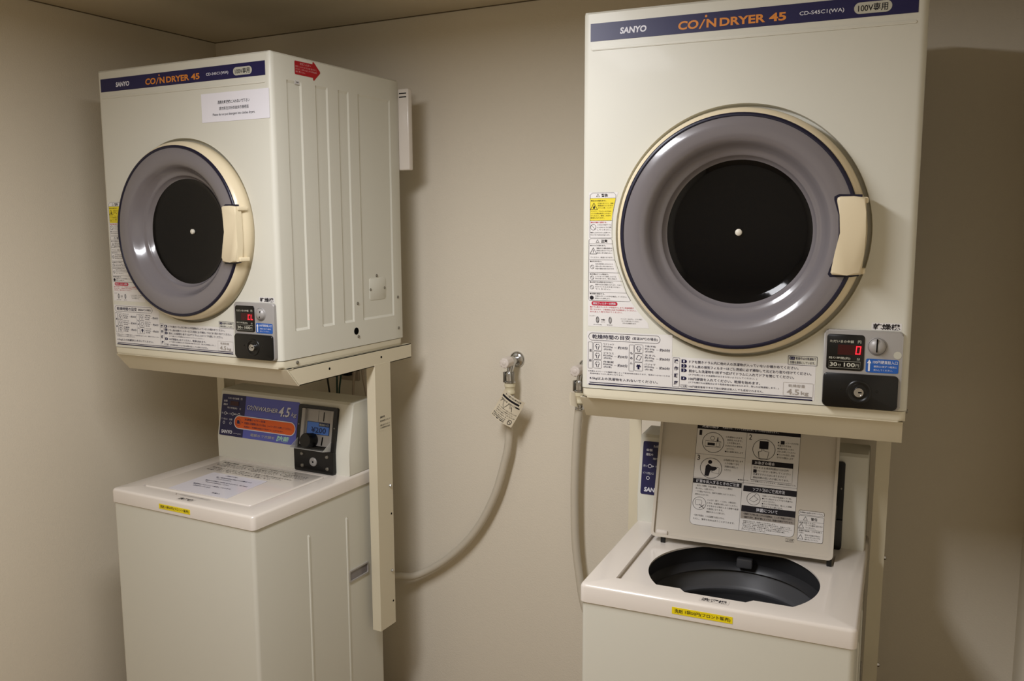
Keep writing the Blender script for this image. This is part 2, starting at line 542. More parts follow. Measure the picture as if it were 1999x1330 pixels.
def control_unit(root, running):
    f = F_front(0)
    b = bmesh.new()
    add_prism(b, rpoly(0.4600, 0.0222, 0.5888, 0.1600, 0.007), f, -0.001, 0.0085, 0.003, 3)
    pnl = finish(b, 'control_panel', M_SILVER, root, smooth=50)
    b = bmesh.new()
    add_prism(b, rpoly(0.4650, 0.0886, 0.5270, 0.1520, 0.005), f, 0.007, 0.0098, 0.001)
    disp = finish(b, 'display', M_BLACK, pnl, smooth=50)
    b = bmesh.new()
    fill(b, rpoly(0.4835, 0.1160, 0.5245, 0.1340), f, 0.0100)
    finish(b, 'led_window', M_LEDDIM, pnl)
    b = bmesh.new()
    W = 0.0104
    text(b, 'ただいまの金額', (0.4700, 0.1372, 0.5095, 0.1422), f, 0.012, w=W)
    text(b, '円', (0.5160, 0.1372, 0.5215, 0.1424), f, 0.012, w=W)
    text(b, '残り時間(約)', (0.4690, 0.1072, 0.5050, 0.1122), f, 0.01, w=W)
    text(b, '分', (0.5155, 0.1068, 0.5208, 0.1118), f, 0.01, w=W)
    text(b, '30', (0.4712, 0.0948, 0.4835, 0.1022), f, 0.025, w=W)
    text(b, '分', (0.4845, 0.0950, 0.4900, 0.1000), f, w=W)
    text(b, '100', (0.4945, 0.0948, 0.5130, 0.1022), f, 0.025, w=W)
    text(b, '円', (0.5138, 0.0950, 0.5192, 0.1000), f, w=W)
    outline(b, rpoly(0.4695, 0.0925, 0.5215, 0.1045), f, 0.0003, W)
    flat(b, 'display_lettering', M_PALEGREY, pnl)
    b = bmesh.new()
    def seg7(u0, v0, u1, v1, segs, t=0.0019):
        vm = (v0 + v1) / 2
        box = {'a': (u0, v1 - t, u1, v1), 'g': (u0, vm - t / 2, u1, vm + t / 2), 'd': (u0, v0, u1, v0 + t), 'f': (u0, vm, u0 + t, v1), 'e': (u0, v0, u0 + t, vm), 'b': (u1 - t, vm, u1, v1), 'c': (u1 - t, v0, u1, vm)}
        sk = 0.0012
        for s in segs:
            x0, y0, x1, y1 = box[s]
            g = 0.0002
            P = ((x0 + g, y0 + g), (x1 - g, y0 + g), (x1 - g, y1 - g), (x0 + g, y1 - g))
            fill(b, [(x + sk * (y - v0) / (v1 - v0), y) for x, y in P], f, W)
    if running:
        seg7(0.5125, 0.1175, 0.5210, 0.1325, 'abcdef')
        flat(b, 'led_digit', M_LED, pnl)
    else:
        seg7(0.5060, 0.1180, 0.5130, 0.1310, 'adef', 0.0022)
        seg7(0.5155, 0.1180, 0.5225, 0.1310, 'def', 0.0022)
        flat(b, 'led_digit', M_LED, pnl)
    # coin inlet
    b = bmesh.new()
    add_lathe(b, [(0.0158, -0.008), (0.0158, -0.0102), (0.0148, -0.0112), (0.0143, -0.0102), (0.0138, -0.0128), (0.010, -0.0165), (0.005, -0.018), (0, -0.0185)], (0.5477, 0, 0.1335), n=40)
    finish(b, 'coin_inlet', M_SILVER, pnl, smooth=50)
    b = bmesh.new()
    if running:
        add_prism(b, rpoly(0.5465, 0.1240, 0.5485, 0.1470, 0.0008, 2), f, 0.010, 0.0190)
    else:
        ca, sa = math.cos(-0.15), math.sin(-0.15)
        P = [(0.5517 + (x * ca - y * sa), 0.1335 + (x * sa + y * ca)) for x, y in ((-0.001, -0.0085), (0.001, -0.0085), (0.001, 0.0085), (-0.001, 0.0085))]
        add_prism(b, P, f, 0.010, 0.0178)
    finish(b, 'coin_slot', M_HOLE, pnl)
    b = bmesh.new()
    add_prism(b, rpoly(0.5305, 0.0872, 0.5832, 0.1113, 0.003), f, 0.008, 0.0092)
    finish(b, 'coin_label', M_BLUE, pnl)
    b = bmesh.new()
    fill(b, [(0.5345, 0.0895), (0.5375, 0.0895), (0.5375, 0.1035), (0.5395, 0.1035), (0.5360, 0.1100), (0.5325, 0.1035), (0.5345, 0.1035)], f, 0.0097)
    text(b, '100円硬貨投入口', (0.5420, 0.1030, 0.5815, 0.1090), f, 0.008, w=0.0097)
    text(b, '硬貨は1枚ずつ確実に', (0.5435, 0.0965, 0.5805, 0.1000), f, w=0.0097)
    text(b, '投入してください。', (0.5435, 0.0905, 0.5740, 0.0938), f, w=0.0097)
    flat(b, 'coin_label_lettering', M_WHITE, pnl)
    # coin box
    b = bmesh.new()
    add_prism(b, rpoly(0.4613, 0.0226, 0.5842, 0.0830, 0.007), f, 0.006, 0.0125, 0.002)
    box = finish(b, 'coin_box_cover', M_BLACK, pnl, smooth=50)
    b = bmesh.new()
    c = (0.5215, 0, 0.0514)
    add_lathe(b, [(0.0215, -0.0124), (0.0200, -0.0140), (0.0165, -0.0142), (0.0150, -0.0128), (0.0125, -0.0124)], c, n=40)
    finish(b, 'lock_collar', M_BLACK, pnl, smooth=50)
    b = bmesh.new()
    add_lathe(b, [(0.0090, -0.012), (0.0090, -0.0165), (0.0080, -0.0185), (0.0062, -0.0185), (0.0058, -0.0170), (0, -0.0170)], c, n=32)
    finish(b, 'lock', M_CHROME, pnl, smooth=40)
    b = bmesh.new()
    add_prism(b, rpoly(c[0] - 0.001, c[2] - 0.0012, c[0] + 0.005, c[2] + 0.0012), f, 0.0168, 0.0176)
    finish(b, 'keyhole', M_HOLE, pnl)
    for u in (0.4918, 0.5507):
        b = bmesh.new()
        add_lathe(b, [(0.0024, -0.0122), (0.0020, -0.0132), (0, -0.0134)], (u, 0, 0.0545), n=14)
        finish(b, 'rivet', M_BLACK, pnl)
    if running:
        b = bmesh.new()
        fill(b, circ(0.5808, 0.1195, 0.0066, 24), f, 0.0090)
        finish(b, 'round_sticker', M_PALEGREY, pnl)
    # kanji sticker
    b = bmesh.new()
    fill(b, rpoly(0.5365, 0.1612, 0.5850, 0.1740, 0.001), f, 0.0003)
    st = finish(b, 'machine_name_sticker', M_LABEL, root)
    b = bmesh.new()
    text(b, '乾燥機', (0.5390, 0.1622, 0.5825, 0.1728), f, 0.02, w=0.0008, res=3)
    flat(b, 'machine_name_lettering', M_INK, st)

def tri(bm, u, v, h, f, wd=0.0005, w=0.0008):
    outline(bm, [(u - h * 0.58, v), (u + h * 0.58, v), (u, v + h)], f, wd, w)

def dryer_print(root):
    f = F_front(0)
    # name strip
    b = bmesh.new()
    add_prism(b, rpoly(0.0155, 0.6905, 0.5838, 0.7232), f, -0.0005, 0.0006)
    strip = finish(b, 'name_strip', M_NAVY, root)
    b = bmesh.new()
    text(b, 'SANYO', (0.0735, 0.7000, 0.1245, 0.7118), f, 0.035, 0.12, res=4)
    flat(b, 'brand_lettering', M_WHITE, strip)
    b = bmesh.new()
    text(b, 'CD-S45C1(WA)', (0.3960, 0.7010, 0.4685, 0.7092), f, 0.008, res=3)
    flat(b, 'model_number_lettering', M_WHITE, strip)
    b = bmesh.new()
    text(b, 'CO', (0.1840, 0.6970, 0.2210, 0.7122), f, 0.03, 0.1, res=4)
    fill(b, [(0.2215, 0.6960), (0.2245, 0.6960), (0.2335, 0.7120), (0.2305, 0.7120)], f, 0.0008)
    fill(b, circ(0.2345, 0.7172, 0.0022, 16), f, 0.0008)
    text(b, 'N', (0.2355, 0.6970, 0.2530, 0.7120), f, 0.03, res=4)
    text(b, 'DRYER', (0.2590, 0.6972, 0.3385, 0.7115), f, 0.03, res=4)
    text(b, '45', (0.3450, 0.6972, 0.3738, 0.7115), f, 0.03, res=4)
    flat(b, 'model_lettering', M_ORANGE, strip)
    b = bmesh.new()
    fill(b, rpoly(0.4842, 0.6962, 0.5435, 0.7148, 0.0092, 8), f, 0.0009)
    pill = finish(b, 'voltage_badge', M_PALEGREY, strip)
    b = bmesh.new()
    text(b, '100V専用', (0.4905, 0.6990, 0.5370, 0.7118), f, 0.008, w=0.0013, res=3)
    flat(b, 'voltage_lettering', M_INK, pill)
    # warning label, following the door
    b = bmesh.new()
    edge = lambda v: min(0.14, DC[0] - math.sqrt(max(0, 0.238 ** 2 - (v - DC[1]) ** 2)))
    vs = [0.1455 + i * (0.407 - 0.1455) / 24 for i in range(25)]
    pts = [(0.0145, 0.1455)] + [(edge(v) - 0.001, v) for v in vs] + [(0.0145, 0.407)]
    fill(b, pts, f, 0.0003)
    wl = finish(b, 'warning_label', M_LABEL, root)
    b = bmesh.new()
    yv = [0.3528 + i * (0.3955 - 0.3528) / 6 for i in range(7)]
    fill(b, [(0.0170, 0.3528)] + [(min(edge(v) - 0.002, 0.069), v) for v in yv] + [(0.0170, 0.3955)], f, 0.0005)
    finish(b, 'yellow_caution_field', M_YELLOW, wl)
    b = bmesh.new()
    W = 0.0008
    lw = 0.0004
    def e(v, m=0.003):
        return edge(v) - m
    outline(b, [(0.0170, 0.3196), (0.0630, 0.3196), (0.0620, 0.345), (0.0640, 0.370), (0.0690, 0.395), (0.0690, 0.402), (0.0650, 0.406), (0.0220, 0.406), (0.0170, 0.402)], f, lw, W)
    outline(b, [(0.0155, 0.1990), (0.0175, 0.1965), (0.0990, 0.1965), (0.1010, 0.1990), (0.0930, 0.2130), (0.0845, 0.2358), (0.0765, 0.2550), (0.0690, 0.2760), (0.0650, 0.3000), (0.0630, 0.3150), (0.0600, 0.3180), (0.0190, 0.3180), (0.0155, 0.3150)], f, lw, W)
    for v, r in ((0.3958, 0.069), (0.3528, 0.0625), (0.3077, 0.064), (0.2767, 0.069), (0.2517, 0.0775), (0.2358, 0.0845), (0.2130, 0.093)):
        add_line(b, (0.0165, v), (r, v), f, lw, W)
    # headings
    for v, t in ((0.3985, '警告'), (0.3105, '注意')):
        tri(b, 0.0330, v, 0.0055, f, 0.0005, W)
        text(b, t, (0.0400, v - 0.0006, 0.0530, v + 0.0058), f, 0.02, w=W)
    # yellow field
    text(b, '●引火の危険あり。', (0.0190, 0.3895, 0.0500, 0.3925), f, 0.012, w=W)
    tri(b, 0.0250, 0.3740, 0.0125, f, 0.0009, W)
    fill(b, [(0.0235, 0.3755), (0.0265, 0.3755), (0.0275, 0.3790), (0.0255, 0.3825), (0.0250, 0.3800), (0.0232, 0.3790)], f, W)
    L = ['灯油やガソリン、溶剤', '機械油のついたもの', 'スポンジ類、シンナー']
    for i, t in enumerate(L):
        v = 0.3842 - i * 0.0042
        text(b, t, (0.0330, v, e(v) - 0.001, v + 0.0028), f, w=W)
    L = ['ベンジン、アルコールや油の', 'ついた衣類は絶対に入れない', 'でください。爆発、火災の', '原因になります。']
    for i, t in enumerate(L):
        v = 0.3692 - i * 0.0042
        text(b, t, (0.0185, v, e(v) - 0.002 - (0.012 if i == 3 else 0), v + 0.0028), f, w=W)
    # child notice
    L = ['小さなお子様がドラム', 'に入らないように注意', 'してください。']
    for i, t in enumerate(L):
        v = 0.3432 - i * 0.0048
        text(b, t, (0.0320, v, 0.0605, v + 0.0028), f, w=W)
    text(b, '●閉じ込められると危険です。', (0.0185, 0.3282, 0.0600, 0.3310), f, w=W)
    text(b, 'やけどをする恐れがあります。', (0.0185, 0.3236, 0.0580, 0.3264), f, w=W)
    def noentry(u, v, r):
        outline(b, circ(u, v, r, 24), f, 0.0006, W)
        add_line(b, (u - r * 0.7, v + r * 0.7), (u + r * 0.7, v - r * 0.7), f, 0.0006, W)
    noentry(0.0240, 0.3400, 0.0055)
    # caution list
    text(b, '●やけどの恐れあり。', (0.0180, 0.3030, 0.0500, 0.3058), f, 0.01, w=W)
    tri(b, 0.0245, 0.2880, 0.0120, f, 0.0007, W)
    add_line(b, (0.0245, 0.2905), (0.0245, 0.2960), f, 0.0008, W)
    for i, t in enumerate(('運転中や運転直後は', '排気口及びドラムの', '周辺に手を触れない')):
        v = 0.2978 - i * 0.0046
        text(b, t, (0.0310, v, 0.0630, v + 0.0028), f, w=W)
    text(b, 'でください。高温になります。', (0.0185, 0.2800, 0.0650, 0.2828), f, w=W)
    text(b, '●水をかけない。', (0.0180, 0.2722, 0.0420, 0.2750), f, 0.01, w=W)
    noentry(0.0225, 0.2625, 0.0036)
    for i, t in enumerate(('本体や操作部に水をかけたり', '湿気の多い所で使わない。', '感電や漏電の恐れがあります')):
        v = 0.2672 - i * 0.0045
        text(b, t, (0.0290, v, e(v) - 0.003, v + 0.0027), f, w=W)
    text(b, '●衣類はすぐに取出す。', (0.0180, 0.2472, 0.0560, 0.2500), f, 0.01, w=W)
    noentry(0.0225, 0.2415, 0.0034)
    for i, t in enumerate(('シワになったり変色したりする', '恐れがあります。早めに取出す')):
        v = 0.2428 - i * 0.0042
        text(b, t, (0.0290, v, e(v) - 0.004, v + 0.0026), f, w=W)
    text(b, '●火気や引火物を近づけない。', (0.0180, 0.2314, 0.0660, 0.2342), f, 0.01, w=W)
    noentry(0.0222, 0.2225, 0.0036)
    for i, t in enumerate(('爆発や火災の原因になります。たばこ', '火のついたものを近づけない', 'でください。')):
        v = 0.2268 - i * 0.0043
        text(b, t, (0.0290, v, (0.083, 0.080, 0.060)[i], v + 0.0027), f, w=W)
    text(b, '●衣類を確認する。', (0.0180, 0.2086, 0.0490, 0.2114), f, 0.01, w=W)
    fill(b, circ(0.0220, 0.2020, 0.0040, 20), f, W)
    for i, t in enumerate(('衣類のポケットの中を確認してください。', '異物が入ると故障します。')):
        v = 0.2040 - i * 0.0044
        text(b, t, (0.0290, v, (0.094, 0.060)[i], v + 0.0028), f, w=W)
    # filter diagram
    text(b, 'フィルター', (0.0175, 0.1650, 0.0300, 0.1672), f, w=W)
    for u in (0.0345, 0.0605):
        outline(b, [(u + 0.0028 * math.cos(a), 0.1585 + 0.0062 * math.sin(a)) for a in [2 * math.pi * k / 20 for k in range(20)]], f, 0.0008, W)
        outline(b, [(u + 0.0012 * math.cos(a), 0.1585 + 0.0045 * math.sin(a)) for a in [2 * math.pi * k / 16 for k in range(16)]], f, 0.0006, W)
    fill(b, [(0.0420, 0.1582), (0.0470, 0.1582), (0.0470, 0.1570), (0.0500, 0.1588), (0.0470, 0.1606), (0.0470, 0.1594), (0.0420, 0.1594)], f, W)
    text(b, 'はずす', (0.0420, 0.1535, 0.0500, 0.1555), f, w=W)
    for i, t in enumerate(('フィルターをはずし、ブラシ等で', 'ほこりを取り除いてください。', 'お手入れは毎回行います。')):
        text(b, t, (0.082 + 0.002 * i, 0.1610 - i * 0.0042, 0.125 - 0.006 * i, 0.1635 - i * 0.0042), f, w=W)
    text(b, 'お手入れの方法は裏面', (0.0260, 0.1480, 0.0430, 0.1500), f, w=W)
    text(b, '取付方法', (0.0540, 0.1480, 0.0650, 0.1500), f, w=W)
    flat(b, 'warning_lettering', M_INK, wl)
    b = bmesh.new()
    text(b, '●お子様に注意する。', (0.0190, 0.3478, 0.0520, 0.3508), f, 0.012, w=W)
    fill(b, rpoly(0.0216, 0.1868, 0.0750, 0.1950, 0.004, 6), f, 0.0006)
    for i, t in enumerate(('●ドラム奥のフィルターが目詰まりしますと乾燥時間が', '長くなります。ご使用前には必ずお掃除をしてください。', 'また正しく取り付けてください。')):
        v = 0.1822 - i * 0.0046
        text(b, t, (0.0190, v, (0.108, 0.113, 0.085)[i], v + 0.0032), f, w=W)
    flat(b, 'red_notice_lettering', M_INKRED, wl)
    b = bmesh.new()
    text(b, '排気フィルターの掃除', (0.0250, 0.1886, 0.0715, 0.1932), f, 0.014, w=0.0010)
    flat(b, 'filter_heading_lettering', M_WHITE, wl)
    # drying time guide
    b = bmesh.new()
    fill(b, rpoly(0.0130, 0.0275, 0.4470, 0.0575, 0.002), f, 0.00025)
    fill(b, rpoly(0.0130, 0.0575, 0.1850, 0.1350, 0.002), f, 0.00025)
    fill(b, rpoly(0.1850, 0.0575, 0.4470, 0.0930, 0.002), f, 0.00025)
    g = finish(b, 'instruction_label', M_LABEL, root)
    b = bmesh.new()
    lw = 0.00045
    outline(b, rpoly(0.0165, 0.1174, 0.1610, 0.1320, 0.0072, 8), f, 0.0006, W)
    text(b, '乾燥時間の目安', (0.0237, 0.1205, 0.1015, 0.1292), f, 0.008, w=W)
    text(b, '(室温20℃の場合)', (0.1060, 0.1212, 0.1560, 0.1276), f, 0.004, w=W)
    outline(b, rpoly(0.0157, 0.0607, 0.0246, 0.1136, 0.001, 2), f, lw, W)
    outline(b, rpoly(0.0999, 0.0602, 0.1092, 0.1121, 0.001, 2), f, lw, W)
    for i, t in enumerate('混紡'):
        v = 0.0940 - i * 0.0200
        text(b, t, (0.0176, v, 0.0228, v + 0.0052), f, 0.01, w=W)
    for i, t in enumerate('もめん'):
        v = 0.0932 - i * 0.0098
        text(b, t, (0.1020, v, 0.1070, v + 0.0050), f, 0.01, w=W)
    cl = (('ワイシャツ', '約200g', '(約5枚)', '約30分'), ('ブラウス', '約200g', '(約5枚)', '約30分'), ('作業服', '約800g', '(約2着)', '約60分'))
    cr = (('下着(半袖)', '約130g', '(約5枚)', '約60分'), ('タオル', '約70g', '(約15枚)', '約60分'), ('パジャマ', '約500g', '(約1着)', '約60分'))
    shirt = [(-0.3, -0.8), (0.3, -0.8), (0.3, 0.1), (0.55, -0.2), (0.75, 0.1), (0.3, 0.75), (0.12, 0.6), (-0.12, 0.6), (-0.3, 0.75), (-0.75, 0.1), (-0.55, -0.2), (-0.3, 0.1)]
    for col, u0, rows in ((0, 0.0266, cl), (1, 0.1106, cr)):
        for i, (a, c, d, tme) in enumerate(rows):
            v1 = 0.1132 - i * 0.0176
            v0 = v1 - 0.0165
            outline(b, rpoly(u0, v0, u0 + 0.0170, v1, 0.0022, 3), f, lw, W)
            uc, vc = u0 + 0.0085, (v0 + v1) / 2
            if col == 1 and i == 1:
                outline(b, [(uc - 0.005, vc - 0.003), (uc + 0.002, vc - 0.005), (uc + 0.006, vc + 0.003), (uc - 0.001, vc + 0.005)], f, 0.0007, W)
            elif col == 1 and i == 2:
                fill(b, [(uc + x * 0.0062, vc + y * 0.0062) for x, y in shirt], f, W)
            else:
                outline(b, [(uc + x * 0.0066, vc + y * 0.0066) for x, y in shirt], f, 0.0006, W)
            ut = u0 + 0.0205
            text(b, a, (ut, v1 - 0.0046, ut + 0.0215, v1 - 0.0006), f, w=W)
            text(b, c, (ut, v1 - 0.0098, ut + 0.0190, v1 - 0.0056), f, w=W)
            text(b, d, (ut + 0.001, v1 - 0.0150, ut + 0.0170, v1 - 0.0108), f, w=W)
            add_line(b, (ut + 0.0225, vc - 0.0005), (ut + 0.0275, vc - 0.0005), f, 0.0003, W)
            text(b, tme, (u0 + 0.0500, vc - 0.0030, u0 + 0.0705, vc + 0.0028), f, 0.006, w=W)
    text(b, '※衣類およびシーツの種類や量によって乾燥時間は変わります。電源がつかないときは', (0.0158, 0.0538, 0.1814, 0.0566), f, w=W)
    text(b, '乾燥時間より少し長めになります。', (0.0196, 0.0492, 0.0893, 0.0520), f, w=W)
    text(b, '4.5kg以上の洗濯物を入れないでください。', (0.0188, 0.0376, 0.1579, 0.0440), f, 0.006, w=W)
    fill(b, rpoly(0.0188, 0.0318, 0.4430, 0.0331), f, W)
    fill(b, rpoly(0.0170, 0.0272, 0.4434, 0.0296), f, W)
    outline(b, rpoly(0.1868, 0.0351, 0.2001, 0.0918, 0.001, 2), f, lw, W)
    for i, t in enumerate('操作順序'):
        v = 0.0812 - i * 0.0140
        text(b, t, (0.1895, v, 0.1975, v + 0.0080), f, 0.025, w=W)
    L = (('ドアを開きドラム内に他の人の洗濯物が入っていないか確かめてください。', 0.0828, 0.4175, 0.0056), ('ドラム奥の排気フィルターはご使用前に必ず掃除して元どおり取り付けてください。', 0.0736, 0.4400, 0.0056), ('脱水した洗濯物を1枚ずつ広げてドラムに入れてドアを閉じてください。', 0.0652, 0.4103, 0.0056), ('(ドアを閉じるとき洗濯物がはさまらないようにしてください。)', 0.0586, 0.3446, 0.0040), ('100円硬貨を入れてください。乾燥を始めます。', 0.0500, 0.3506, 0.0056), ('(ドアを開ければ運転は止まり乾燥状態を確かめられます。閉じれば再運転します。)', 0.0438, 0.3841, 0.0040))
    for t, v, u1, h in L:
        text(b, t, (0.2180, v, u1, v + h), f, 0.006 if h > 0.005 else 0.002, w=W)
    for v in (0.0824, 0.0736, 0.0650, 0.0496):
        fill(b, [(0.2035, v), (0.2105, v), (0.2128, v + 0.0010), (0.2140, v + 0.0032), (0.2128, v + 0.0058), (0.2105, v + 0.0068), (0.2035, v + 0.0068)], f, W)
    outline(b, rpoly(0.2020, 0.0352, 0.2155, 0.0408, 0.002, 3), f, 0.0003, W)
    text(b, 'ご注意', (0.2035, 0.0362, 0.2142, 0.0398), f, 0.006, w=W)
    text(b, '100円硬貨専用ですので他の硬貨は投入しても返却されません。', (0.2185, 0.0358, 0.3569, 0.0400), f, 0.002, w=W)
    outline(b, rpoly(0.3990, 0.0915, 0.4490, 0.1080, 0.001, 2), f, 0.0006, W)
    fill(b, rpoly(0.4010, 0.1008, 0.4105, 0.1064, 0.001, 2), f, W)
    text(b, '乾燥中は冷風運転で', (0.4120, 0.1010, 0.4470, 0.1062), f, 0.006, w=W)
    text(b, '衣類を清潔にしています。', (0.4020, 0.0935, 0.4455, 0.0985), f, 0.006, w=W)
    flat(b, 'instruction_lettering', M_INKNAVY, g)
    b = bmesh.new()
    for v, t in ((0.0835, '1'), (0.0747, '2'), (0.0661, '3'), (0.0507, '4')):
        text(b, t, (0.2070, v, 0.2096, v + 0.0046), f, 0.01, w=0.0011)
    text(b, 'ヒント', (0.4020, 0.1020, 0.4095, 0.1052), f, w=0.0011)
    flat(b, 'step_numerals', M_WHITE, g)
    b = bmesh.new()
    outline(b, rpoly(0.3922, 0.0340, 0.4440, 0.0585, 0.001, 2), f, 0.0004, W)
    text(b, '乾燥容量', (0.4010, 0.0500, 0.4300, 0.0555), f, 0.004, w=W)
    text(b, '4.5', (0.3985, 0.0362, 0.4200, 0.0465), f, 0.02, w=W)
    text(b, 'kg', (0.4230, 0.0350, 0.4365, 0.0435), f, 0.02, w=W)
    flat(b, 'capacity_lettering', M_INKGREY, g)

def dryer_side(root):
    """screws, access plate and drain hole on the right flank"""
    X = DW
    for y, z in ((0.3903, 0.2058), (0.3601, 0.1688), (0.4248, 0.1700), (0.2989, 0.1364), (0.4842, 0.1394), (0.4856, 0.0503), (0.2987, 0.0468), (0.055, 0.0105)):
        b = bmesh.new()
        off = -0.0032 if 0.326 < y < 0.461 else 0.0
        add_lathe(b, [(0.0042, -0.001), (0.0042, 0.0012), (0.0030, 0.0024), (0, 0.0026)], (X + off, y, z), axis='x', n=16)
        finish(b, 'screw', M_STEEL, root)
    b = bmesh.new()
    add_prism(b, rpoly(0.3560, 0.1400, 0.4290, 0.2000, 0.006), F_right(X - 0.0032), -0.001, 0.0012, 0.001)
    finish(b, 'access_plate', M_ENAMEL, root)
    b = bmesh.new()
    fill(b, circ(0.2897, 0.0624, 0.0098, 28), F_right(X), 0.0005)
    finish(b, 'round_hole', M_HOLE, root)
    b = bmesh.new()
    fill(b, rpoly(0.0790, 0.6795, 0.0965, 0.6890), F_right(X - 0.0032), 0.0036)
    lb = finish(b, 'serial_label', M_LABEL, root)
    b = bmesh.new()
    add_line(b, (0.081, 0.6868), (0.0945, 0.6868), F_right(X), 0.0005, 0.0008)
    add_line(b, (0.083, 0.6840), (0.0935, 0.6840), F_right(X), 0.0014, 0.0008)
    add_line(b, (0.081, 0.6812), (0.0945, 0.6812), F_right(X), 0.0005, 0.0008)
    flat(b, 'serial_lettering', M_INK, lb)

def red_arrow(root):
    f = F_right(DW)
    b = bmesh.new()
    fill(b, [(0.0835, 0.7026), (0.1462, 0.7026), (0.1465, 0.6975), (0.1495, 0.6955), (0.1735, 0.7165), (0.1735, 0.7200), (0.1505, 0.7405), (0.1462, 0.7395), (0.1460, 0.7348), (0.0835, 0.7342), (0.0812, 0.7325), (0.0812, 0.7042)], f, 0.0006)
    a = finish(b, 'arrow_sticker', M_REDSTICK, root)
    b = bmesh.new()
    for t, u0, u1, v, h in (('排気フィルター', 0.100, 0.139, 0.7258, 0.0062), ('排気フィルターはこちら側に取り付けて', 0.084, 0.160, 0.7195, 0.0042), ('あります。お手入れのしかたは取扱説明', 0.084, 0.160, 0.7135, 0.0042), ('書をご覧ください。', 0.084, 0.118, 0.7075, 0.0042)):
        text(b, t, (u0, v, u1, v + h), f, 0.002, w=0.0010)
    flat(b, 'arrow_lettering', M_PINK, a)

def paper_notice(root):
    f = F_front(0)
    b = bmesh.new()
    add_prism(b, rpoly(0.3755, 0.5930, 0.5930, 0.6608, 0.001, 2), f, 0.0001, 0.0009)
    p = finish(b, 'paper_notice', M_PAPER, root)
    p['label'] = 'taped white paper notice in three languages'
    b = bmesh.new()
    text(b, '洗剤を乾燥機に入れないで下さい', (0.4300, 0.6340, 0.5325, 0.6422), f, 0.018, w=0.0012)
    text(b, '請勿將洗衣粉倒進烘衣機裡面', (0.4340, 0.6195, 0.5290, 0.6275), f, 0.002, w=0.0012)
    text(b, 'Please do not put detergent into clothes dryers.', (0.4124, 0.6055, 0.5483, 0.6130), f, 0.008, w=0.0012)
    flat(b, 'notice_lettering', M_INK, p)

def dryer(loc, rz, label, running):
    root = empty('coin_dryer', label, 'dryer', loc, rz, 'coin-operated tumble dryers')
    dryer_body(root)
    b = bmesh.new()
    add_prism(b, rpoly(0.0015, 0.0015, DW - 0.0015, DD - 0.002, 0.012), lambda u, v, w: Vector((u, v, 0.0190 - w)), 0.0, 0.0188, 0.007, 3)
    finish(b, 'base', M_LIP, root, smooth=50)
    door_assembly(root)
    dryer_print(root)
    control_unit(root, running)
    dryer_side(root)
    return root

